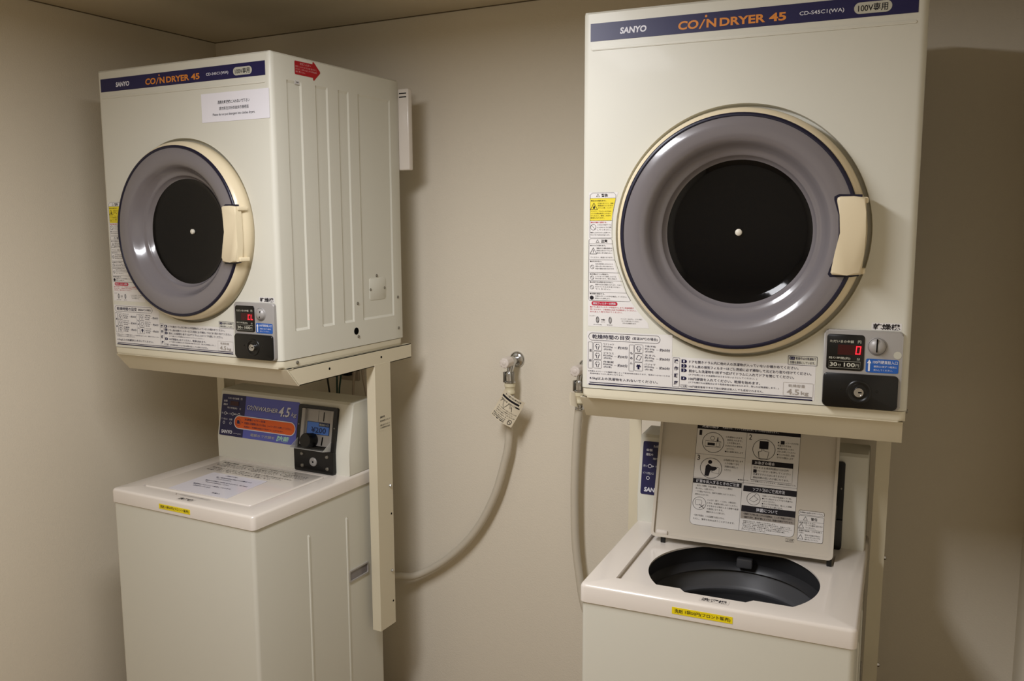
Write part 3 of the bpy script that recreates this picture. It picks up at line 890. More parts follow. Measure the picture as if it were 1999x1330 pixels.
# ------------------------------------------------------------------ stand
def stand(loc, rz, label, wid, leg_dx, legx):
    root = empty('dryer_stand', label, 'stand', (loc[0], loc[1], loc[2]), rz, 'stands under the dryers')
    # everything in dryer coordinates, z = 0 at the dryer bottom
    x0, x1 = -0.004, wid
    for xa, xb in ((x0, x0 + 0.028), (x1 - 0.028, x1)):
        b = bmesh.new()
        P = [(0.016, -0.0015), (0.541, -0.0015), (0.541, -0.0425), (0.056, -0.0475)]
        outx = xb if xb == x1 else xa
        inx = xb - 0.002 if xb == x1 else xa + 0.002
        f = lambda u, v, w: Vector((w, u, v))
        add_prism(b, P, f, min(outx, inx), max(outx, inx))
        add_prism(b, [(0.016, -0.0035), (0.016, -0.0015), (0.541, -0.0015), (0.541, -0.0035)], f, xa, xb)
        add_prism(b, [(0.056, -0.0475), (0.056, -0.0455), (0.541, -0.0405), (0.541, -0.0425)], f, xa, xb)
        side = finish(b, 'side_rail', M_STAND, root)
        s = 1 if xb == x1 else -1
        for y in (0.171, 0.394):
            b = bmesh.new()
            add_lathe(b, [(0.0035, 0), (0, 0)], (outx + s * 0.0004, y, -0.022), axis='x', n=14)
            finish(b, 'bolt_hole', M_HOLE, side)
    b = bmesh.new()
    f = lambda u, v, w: Vector((w, u, v))
    add_prism(b, [(0.011, -0.0015), (0.013, -0.0055), (0.0505, -0.0475), (0.0535, -0.0475), (0.0165, -0.0035), (0.035, -0.0035), (0.035, -0.0015)], f, x0 - 0.001, x1 + 0.001)
    finish(b, 'front_apron', M_STAND, root)
    b = bmesh.new()
    add_box(b, (x0 + 0.002, 0.520, -0.0425), (x1 - 0.002, 0.540, -0.0025))
    finish(b, 'rear_beam', M_STAND, root)
    b = bmesh.new()
    add_box(b, (x0 + 0.028, 0.03, -0.0035), (x1 - 0.028, 0.52, -0.0018))
    finish(b, 'tray', M_STAND, root)
    for k, (xo, s) in enumerate(((x0 + 0.002, 1), (legx, -1))):
        b = bmesh.new()
        dx = leg_dx if k == 1 else 0.0
        zt, zb = -0.040, -0.820
        y0, y1 = 0.362, 0.434
        T = 0.0025
        L = [(xo, y0), (xo + s * 0.029, y0), (xo + s * 0.029, y0 + T), (xo + s * T, y0 + T), (xo + s * T, y1), (xo, y1)]
        top = [b.verts.new((x, y, zt)) for x, y in L]
        bot = [b.verts.new((x + dx, y, zb)) for x, y in L]
        b.faces.new(top); b.faces.new(bot[::-1])
        for i in range(6):
            b.faces.new((top[i], top[(i + 1) % 6], bot[(i + 1) % 6], bot[i]))
        leg = finish(b, 'leg', M_STAND, root)
        for z, kind in ((-0.400, 'bolt'), (-0.485, 'hole'), (-0.655, 'bolt'), (-0.750, 'hole')):
            xs = xo + dx * (z - zt) / (zb - zt)
            b = bmesh.new()
            if kind == 'bolt':
                add_lathe(b, [(0.0048, 0), (0.0048, -s * 0.002), (0.0035, -s * 0.0045), (0, -s * 0.005)], (xs, 0.420, z), axis='x', n=6)
                finish(b, 'bolt', M_CHROME, leg)
            else:
                add_lathe(b, [(0.0032, 0), (0, 0)], (xs - s * 0.0004, 0.424, z), axis='x', n=14)
                finish(b, 'bolt_hole', M_HOLE, leg)
        if k == 1:
            b = bmesh.new()
            f2 = F_right(xo)
            fill(b, rpoly(0.378, -0.232, 0.430, -0.188), f2, 0.0003)
            lb = finish(b, 'maker_label', M_STAND, leg)
            b = bmesh.new()
            text(b, 'SANYO', (0.3800, -0.1950, 0.4020, -0.1895), f2, 0.03, 0.1)
            text(b, '乾燥機用スタンド', (0.3800, -0.2060, 0.4280, -0.2005), f2)
            for i, t in enumerate(('品番 直付けスタンド', '三洋電機株式会社')):
                text(b, t, (0.3800, -0.2180 - i * 0.0075, 0.4260, -0.2130 - i * 0.0075), f2)
            flat(b, 'maker_lettering', M_INK, lb)
    return root

# ------------------------------------------------------------------ coin washer
WW, WD = 0.508, 0.52
def washer(loc, rz, label, is_open, hinge, cons):
    root = empty('coin_washer', label, 'washing machine', loc, rz, 'coin-operated washing machines')
    # cabinet
    bm = bmesh.new()
    W2 = 0.004
    per = []
    fl = [(0.195, 0.2035), (0.352, 0.3605)]
    x1 = WW - W2
    per += rpoly(W2, 0.003, x1, WD - 0.004, 0.010)[6:12]     # front-right corner
    pts = [(a, b, 0) for a, b in per]
    for a, b in fl:
        pts += [(x1, a, 0), (x1, a + 0.002, 0.0025), (x1, b - 0.002, 0.0025), (x1, b, 0)]
    rest = rpoly(W2, 0.003, x1, WD - 0.004, 0.010)
    pts += [(a, b, 0) for a, b in rest[12:24]]
    pts += [(a, b, 0) for a, b in rest[0:6]]
    rows = []
    for z, on in ((0.02, 0), (0.06, 0), (0.065, 1), (WT - 0.115, 1), (WT - 0.11, 0), (WT - 0.034, 0)):
        rows.append([bm.verts.new((x + (o if on else 0), y, z)) for x, y, o in pts])
    n = len(pts)
    for a, b in zip(rows, rows[1:]):
        for i in range(n):
            bm.faces.new((a[i], a[(i + 1) % n], b[(i + 1) % n], b[i]))
    bm.faces.new(rows[0][::-1])
    finish(bm, 'cabinet', M_ENAMEL, root, smooth=24)
    for x in (0.05, WW - 0.05):
        for y in (0.05, WD - 0.05):
            b = bmesh.new()
            add_lathe(b, [(0.02, 0.0), (0.022, 0.004), (0.018, 0.021)], (x, y, 0), axis='z', n=20, close_start=True)
            finish(b, 'foot', M_BLACKMATTE, root)
    # recessed hand grip in the right flank
    b = bmesh.new()
    add_frame(b, rpoly(0.358, WT - 0.302, 0.447, WT - 0.268, 0.004, 3), rpoly(0.363, WT - 0.298, 0.443, WT - 0.272, 0.003, 3), F_right(x1), 0.0, 0.0035)
    hg = finish(b, 'hand_grip', M_HANDLE, root)
    b = bmesh.new()
    fill(b, rpoly(0.363, WT - 0.298, 0.443, WT - 0.272, 0.003, 3), F_right(x1), 0.0008)
    finish(b, 'grip_hollow', M_SMOKE, hg)
    # top cap with the lid recess and the tub mouth
    bm = bmesh.new()
    f = F_top(WT)
    R, rec_d = 0.010, 0.0095
    lx0, lx1, ly0 = 0.058, 0.448, 0.055
    nx0, nx1, ny = 0.198, 0.312, 0.041
    recess = [(lx0, ly0), (nx0 - 0.012, ly0), (nx0, ny), (nx1, ny), (nx1 + 0.012, ly0), (lx1, ly0), (lx1, hinge + 0.012), (lx0, hinge + 0.012)]
    top_in = rpoly(0.006, 0.006, WW - 0.006, WD - 0.006, 0.008)
    loops = holed_face(bm, top_in, [recess], f)
    prev = loops[0]
    for off, z in ((0.0035, -0.0010), (0.0012, -0.0032), (0.0, -0.0065), (0.0, -0.036), (0.003, -0.038)):
        ring = [bm.verts.new(f(u, v, z)) for u, v in rpoly(off, off, WW - off, WD - off, 0.012 if off < 0.003 else 0.010)]
        for i in range(len(ring)):
            bm.faces.new((prev[i], prev[(i + 1) % len(ring)], ring[(i + 1) % len(ring)], ring[i]))
        prev = ring
    cx, cyy, cr = 0.263, 0.184, 0.168
    mouth = []
    a0 = math.degrees(math.asin((0.062 - cyy) / cr))
    for p in circ(cx, cyy, cr, 60, a0, 180 - a0):
        mouth.append((p[0], min(p[1], hinge - 0.012)))
    mouth += [(nx0 - 0.006, 0.062), (nx0 + 0.010, 0.048), (nx1 - 0.012, 0.048), (nx1 + 0.004, 0.062)]
    prev = loops[1]
    ring = [bm.verts.new(f(u, v, -rec_d)) for u, v in recess]
    for i in range(len(ring)):
        bm.faces.new((prev[i], prev[(i + 1) % len(ring)], ring[(i + 1) % len(ring)], ring[i]))
    l2 = holed_face(bm, ring, [mouth], f, -rec_d)
    prev = l2[1]
    low = [bm.verts.new(f(u, v, -rec_d - 0.0035)) for u, v in mouth]
    for i in range(len(low)):
        bm.faces.new((prev[i], prev[(i + 1) % len(low)], low[(i + 1) % len(low)], low[i]))
    cap = finish(bm, 'top_cap', M_CAP, root, smooth=45)
    b = bmesh.new()
    add_lathe(b, [(0.176, WT - 0.0130), (0.178, WT - 0.050), (0.168, WT - 0.058), (0.164, WT - 0.064)], (cx, cyy, 0), axis='z', n=80)
    finish(b, 'tub_collar', M_TUBDARK, root, smooth=50)
    b = bmesh.new()
    add_lathe(b, [(0.176, WT - 0.066), (0.170, WT - 0.072), (0.168, WT - 0.100), (0.160, WT - 0.106), (0.160, WT - 0.112), (0.165, WT - 0.118), (0.165, WT - 0.30), (0.150, WT - 0.33), (0.0, WT - 0.335)], (cx, cyy, 0), axis='z', n=80)
    finish(b, 'wash_tub', M_TUB, root, smooth=50)
    b = bmesh.new()
    add_box(b, (0.246, 0.332, WT - 0.052), (0.280, 0.350, WT - 0.030), 0.004)
    finish(b, 'lint_filter', M_TUB, root)
    # price tape and name sticker
    fy = F_front(0)
    b = bmesh.new()
    tx0, tx1 = 0.184, 0.296
    add_prism(b, rpoly(tx0, WT - 0.0275, tx1, WT - 0.0145, 0.0006, 2), fy, -0.0004, 0.0006)
    tp = finish(b, 'price_tape', M_TAPE, root)
    b = bmesh.new()
    text(b, '洗剤', (tx0 + 0.005, WT - 0.0248, tx0 + 0.020, WT - 0.0170), fy, 0.006, w=0.001)
    text(b, '1袋50円(フロント販売)', (tx0 + 0.025, WT - 0.0250, tx1 - 0.004, WT - 0.0168), fy, 0.006, w=0.001)
    flat(b, 'price_lettering', M_INK, tp)
    b = bmesh.new()
    fill(b, rpoly(0.230, 0.0140, 0.285, 0.0315, 0.001, 2), F_top(WT), 0.0004)
    ns = finish(b, 'machine_name_sticker', M_CAP, root)
    b = bmesh.new()
    text(b, '洗濯機', (0.234, 0.0165, 0.281, 0.0290), F_top(WT), 0.02, w=0.0008, res=3)
    flat(b, 'machine_name_lettering', M_INK, ns)
    # lid, modelled in its own coordinates: u across, v from hinge to front, w = outer face
    lw, ll = lx1 - lx0 - 0.006, hinge - ly0 - 0.001
    # v runs to the front when closed; opened, the lid swings up and leans back
    if is_open:
        hz, hy = WT + 0.004, hinge - 0.036
    else:
        hz, hy = WT - rec_d + 0.0015, hinge
    if not is_open:
        def lidf(u, v, w):
            return Vector((lx0 + 0.003 + u, hy - v, hz + w))
    else:
        def lidf(u, v, w):
            th = math.radians(17)
            # up along the leaning lid, w points away from the viewer (outer face)
            return Vector((lx0 + 0.003 + u, hy + v * math.sin(th) + w * math.cos(th), hz + v * math.cos(th) - w * math.sin(th)))
    b = bmesh.new()
    add_prism(b, rpoly(0, 0, lw, ll, 0.010, 4), lidf, 0.004, 0.0105, 0.003)
    o_ = rpoly(0, 0, lw, ll, 0.010, 4)
    i_ = rpoly(0.006, 0.006, lw - 0.006, ll - 0.006, 0.006, 4)
    add_frame(b, o_, i_, lidf, -0.003, 0.0045)
    lid = finish(b, 'lid', M_LID if is_open else M_CAP, root, smooth=45)
    if is_open:
        # instruction print on the inner face
        fi = lambda u, v, w: lidf(u, v, 0.004 - w)
        lid_print(lid, fi)
        for u in (0.030, lw - 0.004):
            b = bmesh.new()
            add_box(b, (lx0 + u - 0.005, hy + 0.001, WT - rec_d), (lx0 + u + 0.005, hy + 0.009, WT + 0.004), 0.001)
            finish(b, 'hinge', M_BLACK, lid)
        b = bmesh.new()
        add_box(b, (lx0 + 0.014, hy + 0.001, WT + 0.008), (lx0 + 0.040, hy + 0.010, WT + 0.018), 0.003)
        finish(b, 'hinge_stop', M_CAP, lid)
    else:
        fo = lambda u, v, w: lidf(u, v, 0.0105 + w)
        closed_lid_print(lid, fo, lw, ll)
    console(root, cons)
    return root

def closed_lid_print(lid, f0, lw, ll):
    # seen from the front: flip v so that lettering reads from the front
    f = lambda u, v, w: f0(u, ll - v, w)
    b = bmesh.new()
    W = 0.0004
    t0 = ll - 0.012
    text(b, '洗濯の順序', (0.020, t0 - 0.012, 0.080, t0 - 0.003), f, 0.01, w=W)
    text(b, '運転時間は、ランプと終了予定時間でお知らせします。', (0.095, t0 - 0.011, 0.300, t0 - 0.004), f, w=W)
    for k, (u0, u1) in enumerate(((0.020, 0.130), (0.140, 0.250), (0.260, 0.355))):
        for i, t in enumerate(('洗濯物を入れます。', '洗剤を入れてふたを', '閉めてください。')):
            v = t0 - 0.024 - i * 0.010
            text(b, t, (u0 + 0.02, v, u1, v + 0.0065), f, w=W)
        outline(b, circ(u0 + 0.008, t0 - 0.028, 0.008, 20), f, 0.001, W)
    for i, t in enumerate(('硬貨を投入するときのご注意 変形した硬貨や外国の硬貨は使えません。', 'ソフト剤のご使用方法 市販のソフト剤を入れてください。', '除菌について 投入された洗濯物を除菌します。')):
        v = t0 - 0.062 - i * 0.011
        text(b, t, (0.030, v, 0.330 - 0.03 * i, v + 0.0065), f, 0.004, w=W)
    flat(b, 'lid_lettering', M_INK, lid)

def lid_print(lid, f):
    """instruction sheet printed on the inside of the open lid; u 0..0.384, v 0 at the hinge"""
    f0 = f
    f = lambda u, v, w: f0(u, v + 0.017, w) if u > 0.3065 or v < 0.0165 else f0(u, 0.0365 + (v - 0.022) * 0.945, w)
    W, W2 = 0.0006, 0.0010
    LB, RB, TB, BB = 0.083, 0.304, 0.262, 0.022
    b = bmesh.new()
    fill(b, rpoly(LB, BB, RB, TB, 0.010, 5), f, 0.0003)
    fill(b, rpoly(0.311, 0.015, 0.362, 0.078, 0.004, 3), f, 0.0003)
    s = finish(b, 'instruction_sheet', M_LABEL, lid)
    b = bmesh.new()
    outline(b, rpoly(LB, BB, RB, TB, 0.010, 5), f, 0.0005, W)
    fill(b, rpoly(LB, TB - 0.016, RB, TB, 0.008, 5, (0, 0, 1, 1)), f, W)
    add_line(b, (0.192, 0.128), (0.192, TB - 0.016), f, 0.0005, W)
    add_line(b, (LB, 0.187), (0.192, 0.187), f, 0.0005, W)
    add_line(b, (LB, 0.131), (RB, 0.131), f, 0.0005, W)
    add_line(b, (0.190, BB), (0.190, 0.131), f, 0.0005, W)
    for t, u, v in (('1', 0.088, 0.231), ('2', 0.197, 0.231), ('3', 0.088, 0.172)):
        text(b, t, (u, v, u + 0.006, v + 0.012), f, 0.006, w=W)
    # 1: machine
    outline(b, circ(0.120, 0.216, 0.0235, 36), f, 0.0010, W)
    outline(b, rpoly(0.103, 0.206, 0.137, 0.219, 0), f, 0.0007, W)
    fill(b, rpoly(0.108, 0.209, 0.124, 0.215, 0), f, W)
    outline(b, rpoly(0.127, 0.208, 0.134, 0.216, 0), f, 0.0006, W)
    outline(b, circ(0.118, 0.226, 0.005, 6), f, 0.0007, W)
    fill(b, [(0.1285, 0.229), (0.1305, 0.229), (0.1305, 0.223), (0.1325, 0.223), (0.1295, 0.219), (0.1265, 0.223), (0.1285, 0.223)], f, W)
    # 2: hand on button
    outline(b, circ(0.230, 0.211, 0.0235, 36), f, 0.0010, W)
    fill(b, rpoly(0.220, 0.212, 0.239, 0.230, 0), f, W)
    outline(b, [(0.221, 0.190), (0.238, 0.190), (0.241, 0.206), (0.230, 0.208), (0.229, 0.220), (0.226, 0.220), (0.226, 0.207), (0.219, 0.205)], f, 0.0009, W)
    # 3: person taking laundry out
    outline(b, circ(0.120, 0.156, 0.0235, 36), f, 0.0010, W)
    fill(b, circ(0.117, 0.170, 0.0045, 16), f, W)
    fill(b, [(0.107, 0.137), (0.116, 0.137), (0.119, 0.150), (0.128, 0.151), (0.133, 0.156), (0.131, 0.160), (0.121, 0.160), (0.113, 0.165), (0.108, 0.160)], f, W)
    outline(b, [(0.121, 0.147), (0.138, 0.144), (0.138, 0.158), (0.135, 0.160)], f, 0.0006, W)
    L1 = ('①洗濯物を入れます。', '洗剤を入れます。', 'ふたを閉めます。', '②決められた硬貨を', '入れてください。', '●投入金額を表示します')
    for i, t in enumerate(L1):
        v = 0.2300 - i * 0.0068
        text(b, t, (0.147 + (0.003 if i in (1, 2, 4) else 0), v, 0.147 + (0.037, 0.036, 0.033, 0.037, 0.020, 0.040)[i], v + 0.0042), f, w=W)
    L2 = ('●      シャワーすすぎを', '希望される方は', '●洗濯が始まってから', 'ボタンを押してください', '●ランプが点灯し追加', 'すすぎの運転をします')
    for i, t in enumerate(L2):
        v = 0.2280 - i * 0.0068
        text(b, t.replace('      ', '　　'), (0.258, v, 0.258 + (0.043, 0.028, 0.034, 0.038, 0.036, 0.034)[i], v + 0.0042), f, w=W)
    fill(b, rpoly(0.264, 0.2265, 0.272, 0.2345), f, W)
    L3 = ('④洗濯物を取り出します', 'ふたを開けてから', '洗濯物を確認して', 'ください。')
    for i, t in enumerate(L3):
        v = 0.1760 - i * 0.0075
        text(b, t, (0.146 + (0.003 if i else 0), v, 0.146 + (0.042, 0.034, 0.032, 0.018)[i], v + 0.0045), f, w=W)
    # boxed note
    outline(b, rpoly(0.207, 0.140, 0.293, 0.185, 0), f, 0.0005, W)
    fill(b, rpoly(0.207, 0.174, 0.293, 0.185, 0), f, W)
    for i, t in enumerate(('脱水をする場合時間が15分以内', '　　シャワーボタンを押してください', '洗濯すすぎからはじまりますので', '運転時間の短い方が得になります。')):
        v = 0.1660 - i * 0.0075
        text(b, t, (0.211, v, (0.284, 0.289, 0.281, 0.287)[i], v + 0.0048), f, w=W)
    fill(b, rpoly(0.211, 0.1565, 0.218, 0.1640), f, W)
    text(b, '●運転中でも、ふたを開けることができます。(洗濯物の追加のとき)', (0.180, 0.1345, 0.301, 0.1382), f, w=W)
    # lower headings
    fill(b, rpoly(LB, 0.118, 0.189, 0.129, 0), f, W)
    fill(b, rpoly(0.193, 0.112, RB, 0.125, 0), f, W)
    fill(b, rpoly(0.192, 0.066, RB, 0.080, 0), f, W)
    for i, t in enumerate(('・変形した硬貨、外国の硬貨、汚れたりした硬貨は', '使えません。ご注意ください。', '・つり銭はでません。指定の金額を入れてください。', '故障のもとになります。')):
        v = 0.1110 - i * 0.0068
        text(b, t, (0.090, v, 0.090 + (0.080, 0.040, 0.088, 0.030)[i], v + 0.0040), f, w=W)
    outline(b, circ(0.101, 0.072, 0.0145, 30), f, 0.0008, W)
    outline(b, rpoly(0.092, 0.068, 0.106, 0.080, 0.003, 3), f, 0.0006, W)
    add_line(b, (0.101, 0.061), (0.112, 0.070), f, 0.0012, W)
    add_line(b, (0.112, 0.061), (0.101, 0.070), f, 0.0012, W)
    for i, t in enumerate(('ハンカチ、靴下、くつひも、小物を洗う', 'ときは、洗濯用の袋に入れてください。', 'すきまから小物が入ると故障や破損', 'の原因になります。', '機械が止まることがあります。')):
        v = 0.0800 - i * 0.0068
        text(b, t, (0.118, v, 0.118 + (0.062, 0.066, 0.068, 0.036, 0.040)[i], v + 0.0042), f, w=W)
    for i, t in enumerate(('・毛布や布団は、この洗濯機では洗えません。', '　ただし、薄手の毛布は洗うことができます。')):
        v = 0.0420 - i * 0.0080
        text(b, t, (0.090, v, 0.090 + (0.068, 0.090)[i], v + 0.0044), f, w=W)
    outline(b, circ(0.216, 0.097, 0.0140, 30), f, 0.0008, W)
    outline(b, [(0.207, 0.094), (0.217, 0.090), (0.226, 0.097), (0.216, 0.104)], f, 0.0007, W)
    add_line(b, (0.216, 0.104), (0.221, 0.108), f, 0.0008, W)
    for i, t in enumerate(('衣類にソフト剤(市販濃縮ソフト剤)', '●ソフト剤はキャップで計り洗濯中に', '入れてください。', '●ランプの点灯後は、投入した柔軟', '剤はすすぎで使います。')):
        v = 0.1040 - i * 0.0058
        text(b, t, (0.234, v, 0.234 + (0.060, 0.063, 0.028, 0.062, 0.044)[i], v + 0.0038), f, w=W)
    for i, t in enumerate(('・除菌すすぎには、除菌ランプが点灯します。', '・除菌すすぎ中に上ぶたを開けると運転が止まり、除菌ランプが', '消灯します。除菌を続けるときは、必ずふたを閉めてください。', '・洗濯とすすぎは、洗濯物の量によって時間が変わりません。', 'すすぎの水位が高いときは、この洗濯ではご使用の際に', '終了までしばらくかかることがあります。')):
        v = 0.0440 - i * 0.0038
        text(b, t, (0.196, v, 0.196 + (0.070, 0.100, 0.104, 0.098, 0.090, 0.050)[i], v + 0.0028), f, w=W)
    # small caution box
    outline(b, rpoly(0.311, 0.070, 0.362, 0.079, 0.003, 3), f, 0.0005, W)
    outline(b, rpoly(0.311, 0.015, 0.362, 0.068, 0.003, 3), f, 0.0005, W)
    text(b, '洗濯機の注意をお守りください', (0.313, 0.0728, 0.360, 0.0762), f, w=W)
    add_line(b, (0.311, 0.0565), (0.362, 0.0565), f, 0.0004, W)
    add_line(b, (0.311, 0.0400), (0.362, 0.0400), f, 0.0004, W)
    tri(b, 0.325, 0.0590, 0.007, f, 0.0007, W)
    text(b, '警告', (0.336, 0.0590, 0.349, 0.0655), f, 0.012, w=W)
    text(b, '感電を防ぐために', (0.313, 0.0515, 0.346, 0.0550), f, w=W)
    tri(b, 0.3175, 0.0420, 0.009, f, 0.0008, W)
    text(b, 'アースを確実に取り付け', (0.326, 0.0470, 0.360, 0.0505), f, w=W)
    text(b, 'てください。', (0.326, 0.0420, 0.346, 0.0455), f, w=W)
    text(b, '故障や破損、けがを防ぐ', (0.313, 0.0350, 0.360, 0.0385), f, w=W)
    text(b, 'ために', (0.313, 0.0308, 0.324, 0.0340), f, w=W)
    tri(b, 0.3175, 0.0190, 0.009, f, 0.0008, W)
    for i, t in enumerate(('脱水の回転が完全に', '止まるまでふたに手を', '触れないでください')):
        text(b, t, (0.326, 0.0270 - i * 0.0045, 0.357 - 0.004 * (i == 2), 0.0300 - i * 0.0045), f, w=W)
    outline(b, rpoly(0.288, 0.010, 0.305, 0.016, 0), f, 0.0004, W)
    text(b, 'エコ仕様', (0.290, 0.0115, 0.303, 0.0148), f, w=W)
    flat(b, 'instruction_lettering', M_INK, s)
    b = bmesh.new()
    fill(b, rpoly(0.192, 0.050, RB, 0.0658, 0), f, W)
    flat(b, 'grey_field', M_INKGREY, s)
    b = bmesh.new()
    text(b, '洗濯の順序', (0.093, TB - 0.0125, 0.130, TB - 0.0040), f, 0.012, w=W2)
    text(b, '★運転中は、ランプと表示部に終了までの時間を表示します。', (0.138, TB - 0.0115, 0.258, TB - 0.0060), f, 0.004, w=W2)
    text(b, 'お急ぎの場合', (0.213, 0.1760, 0.255, 0.1832), f, 0.012, w=W2)
    text(b, '硬貨を投入するときのご注意', (0.090, 0.1198, 0.184, 0.1274), f, 0.012, w=W2)
    text(b, 'ソフト剤のご使用方法', (0.213, 0.1145, 0.280, 0.1228), f, 0.012, w=W2)
    text(b, '除菌について', (0.224, 0.0690, 0.268, 0.0772), f, 0.012, w=W2)
    flat(b, 'heading_lettering', M_WHITE, s)
    b = bmesh.new()
    text(b, '・除菌すすぎ時に投入された洗濯物は、しっかり除菌されます。', (0.197, 0.0590, 0.299, 0.0635), f, 0.004, w=W2)
    text(b, '・繊維や汚れ、菌の種類によっては、除菌の効果が下がります。', (0.197, 0.0520, 0.301, 0.0565), f, 0.004, w=W2)
    flat(b, 'grey_field_lettering', M_INK, s)

def console(root, cy0):
    """rear console: coin unit and display, front foot at y = cy0"""
    T = WT - 0.0005
    kz = 0.065
    P = [(cy0, T), (cy0, T + kz), (cy0 + 0.025, T + 0.198), (cy0 + 0.031, T + 0.204), (cy0 + 0.110, T + 0.207), (cy0 + 0.118, T + 0.200), (cy0 + 0.125, T)]
    b = bmesh.new()
    f = lambda u, v, w: Vector((w, u, v))
    add_prism(b, P, f, 0.001, WW - 0.006)
    es = [e for e in b.edges if all(abs(v.co.x - 0.001) < 1e-5 for v in e.verts) or all(abs(v.co.x - (WW - 0.006)) < 1e-5 for v in e.verts)]
    bmesh.ops.bevel(b, geom=es, offset=0.004, segments=3, affect='EDGES', profile=0.5)
    con = finish(b, 'console', M_ENAMEL, root, smooth=30)
    con['label'] = 'cream rear console with coin unit'
    O = Vector((0, cy0, T + kz))
    d = Vector((0, 0.025, 0.133)).normalized()
    nn = Vector((0, -d.z, d.y))
    fs = lambda u, v, w: Vector((u, 0, 0)) + O + d * v + nn * w
    fl = F_front(cy0)
    b = bmesh.new()
    add_prism(b, rpoly(0.009, 0.002, 0.312, 0.126, 0.004, 4), fs, -0.0002, 0.0008)
    pn = finish(b, 'violet_panel', M_PURPLE, con)
    b = bmesh.new()
    fill(b, rpoly(0.009, 0.002, 0.1045, 0.126, 0.004, 4, (1, 0, 0, 1)), fs, 0.0011)
    nv = finish(b, 'navy_display_panel', M_NAVY, pn)
    W = 0.0020
    b = bmesh.new()
    fill(b, rpoly(0.044, 0.094, 0.078, 0.107), fs, W)
    finish(b, 'led_window', M_LEDDIM, nv)
    b = bmesh.new()
    text(b, 'ただいまの金額', (0.034, 0.1125, 0.078, 0.1185), fs, 0.01, w=W)
    text(b, '円', (0.085, 0.1125, 0.091, 0.1185), fs, 0.01, w=W)
    text(b, '金額', (0.017, 0.1030, 0.032, 0.1090), fs, 0.01, w=W)
    text(b, '運転中', (0.017, 0.0925, 0.034, 0.0985), fs, 0.01, w=W)
    text(b, '残り時間(約)', (0.034, 0.0830, 0.074, 0.0890), fs, 0.01, w=W)
    text(b, '分', (0.083, 0.0830, 0.089, 0.0890), fs, 0.01, w=W)
    for u0, t, uc in ((0.012, '洗い', 0.028), (0.041, 'すすぎ', 0.058), (0.067, '脱水', 0.083)):
        text(b, t, (u0, 0.0660, uc - 0.005, 0.0712), fs, w=W)
        outline(b, circ(uc, 0.0686, 0.0040, 18), fs, 0.0013, W)
        if u0 < 0.06:
            fill(b, [(uc + 0.006, 0.066), (uc + 0.010, 0.0686), (uc + 0.006, 0.0712)], fs, W)
    text(b, 'ソフト剤投入口', (0.012, 0.0490, 0.038, 0.0545), fs, w=W)
    text(b, '除菌', (0.046, 0.0490, 0.058, 0.0545), fs, w=W)
    outline(b, circ(0.025, 0.0405, 0.0036, 16), fs, 0.0012, W)
    outline(b, circ(0.052, 0.0405, 0.0036, 16), fs, 0.0012, W)
    text(b, 'SANYO', (0.0175, 0.0085, 0.0620, 0.0190), fs, 0.035, 0.1, w=W, res=3)
    text(b, 'ASW-J45C', (0.067, 0.0095, 0.0980, 0.0130), fs, w=W)
    flat(b, 'display_lettering', M_WHITE, nv)
    # slogan side
    b = bmesh.new()
    def logo(du, dv, w):
        text(b, 'CO', (0.112 + du, 0.0875 + dv, 0.133 + du, 0.1005 + dv), fs, 0.01, 0.25, w=w)
        fill(b, [(0.134 + du, 0.0865 + dv), (0.136 + du, 0.0865 + dv), (0.1425 + du, 0.1025 + dv), (0.1405 + du, 0.1025 + dv)], fs, w)
        text(b, 'N', (0.1420 + du, 0.0875 + dv, 0.1560 + du, 0.1005 + dv), fs, 0.01, 0.25, w=w)
        text(b, 'WASHER', (0.158 + du, 0.0875 + dv, 0.232 + du, 0.1000 + dv), fs, 0.01, 0.25, w=w)
        text(b, '4.5', (0.236 + du, 0.0790 + dv, 0.281 + du, 0.1080 + dv), fs, 0.02, 0.25, w=w)
        text(b, 'kg', (0.284 + du, 0.0800 + dv, 0.305 + du, 0.0950 + dv), fs, 0.0, 0.25, w=w)
    logo(0.0010, -0.0010, 0.0011)
    flat(b, 'logo_shadow', M_INKNAVY, pn)
    b = bmesh.new()
    logo(0, 0, 0.0015)
    flat(b, 'logo_lettering', M_WHITE, pn)
    b = bmesh.new()
    fill(b, rpoly(0.0665, 0.0270, 0.3055, 0.0670, 0.0198, 10), fs, 0.0024)
    band = finish(b, 'white_band', M_WHITE, pn)
    b = bmesh.new()
    fill(b, rpoly(0.0690, 0.0295, 0.3030, 0.0645, 0.0174, 10), fs, 0.0028)
    oc = finish(b, 'orange_band', M_ORANGERED, pn)
    b = bmesh.new()
    W3 = 0.0032
    outline(b, circ(0.084, 0.047, 0.0105, 24), fs, 0.0007, W3)
    fill(b, [(0.079, 0.042), (0.090, 0.042), (0.090, 0.048), (0.086, 0.053), (0.079, 0.052)], fs, W3)
    fill(b, [(0.099, 0.0450), (0.103, 0.0475), (0.099, 0.0500)], fs, W3)
    text(b, '洗濯槽シャワー洗浄', (0.108, 0.0540, 0.190, 0.0605), fs, 0.006, w=W3)
    text(b, '洗濯前に洗濯槽を洗いたい方は、シャワーボタンを押してください。', (0.108, 0.0430, 0.292, 0.0500), fs, 0.006, w=W3)
    text(b, '洗濯前に、洗濯槽を高温水で洗浄することができます。', (0.108, 0.0335, 0.262, 0.0385), fs, 0.004, w=W3)
    flat(b, 'orange_band_lettering', M_DKBLUE, oc)
    b = bmesh.new()
    text(b, '電解水で衣類を', (0.135, 0.0100, 0.2290, 0.0185), fs, 0.004, 0.2, w=0.0014)
    flat(b, 'slogan_lettering', M_PALEGREY, pn)
    b = bmesh.new()
    text(b, '除菌', (0.2360, 0.0065, 0.2850, 0.0235), fs, 0.03, 0.2, w=0.0014)
    flat(b, 'sanitise_lettering', M_TEAL, pn)
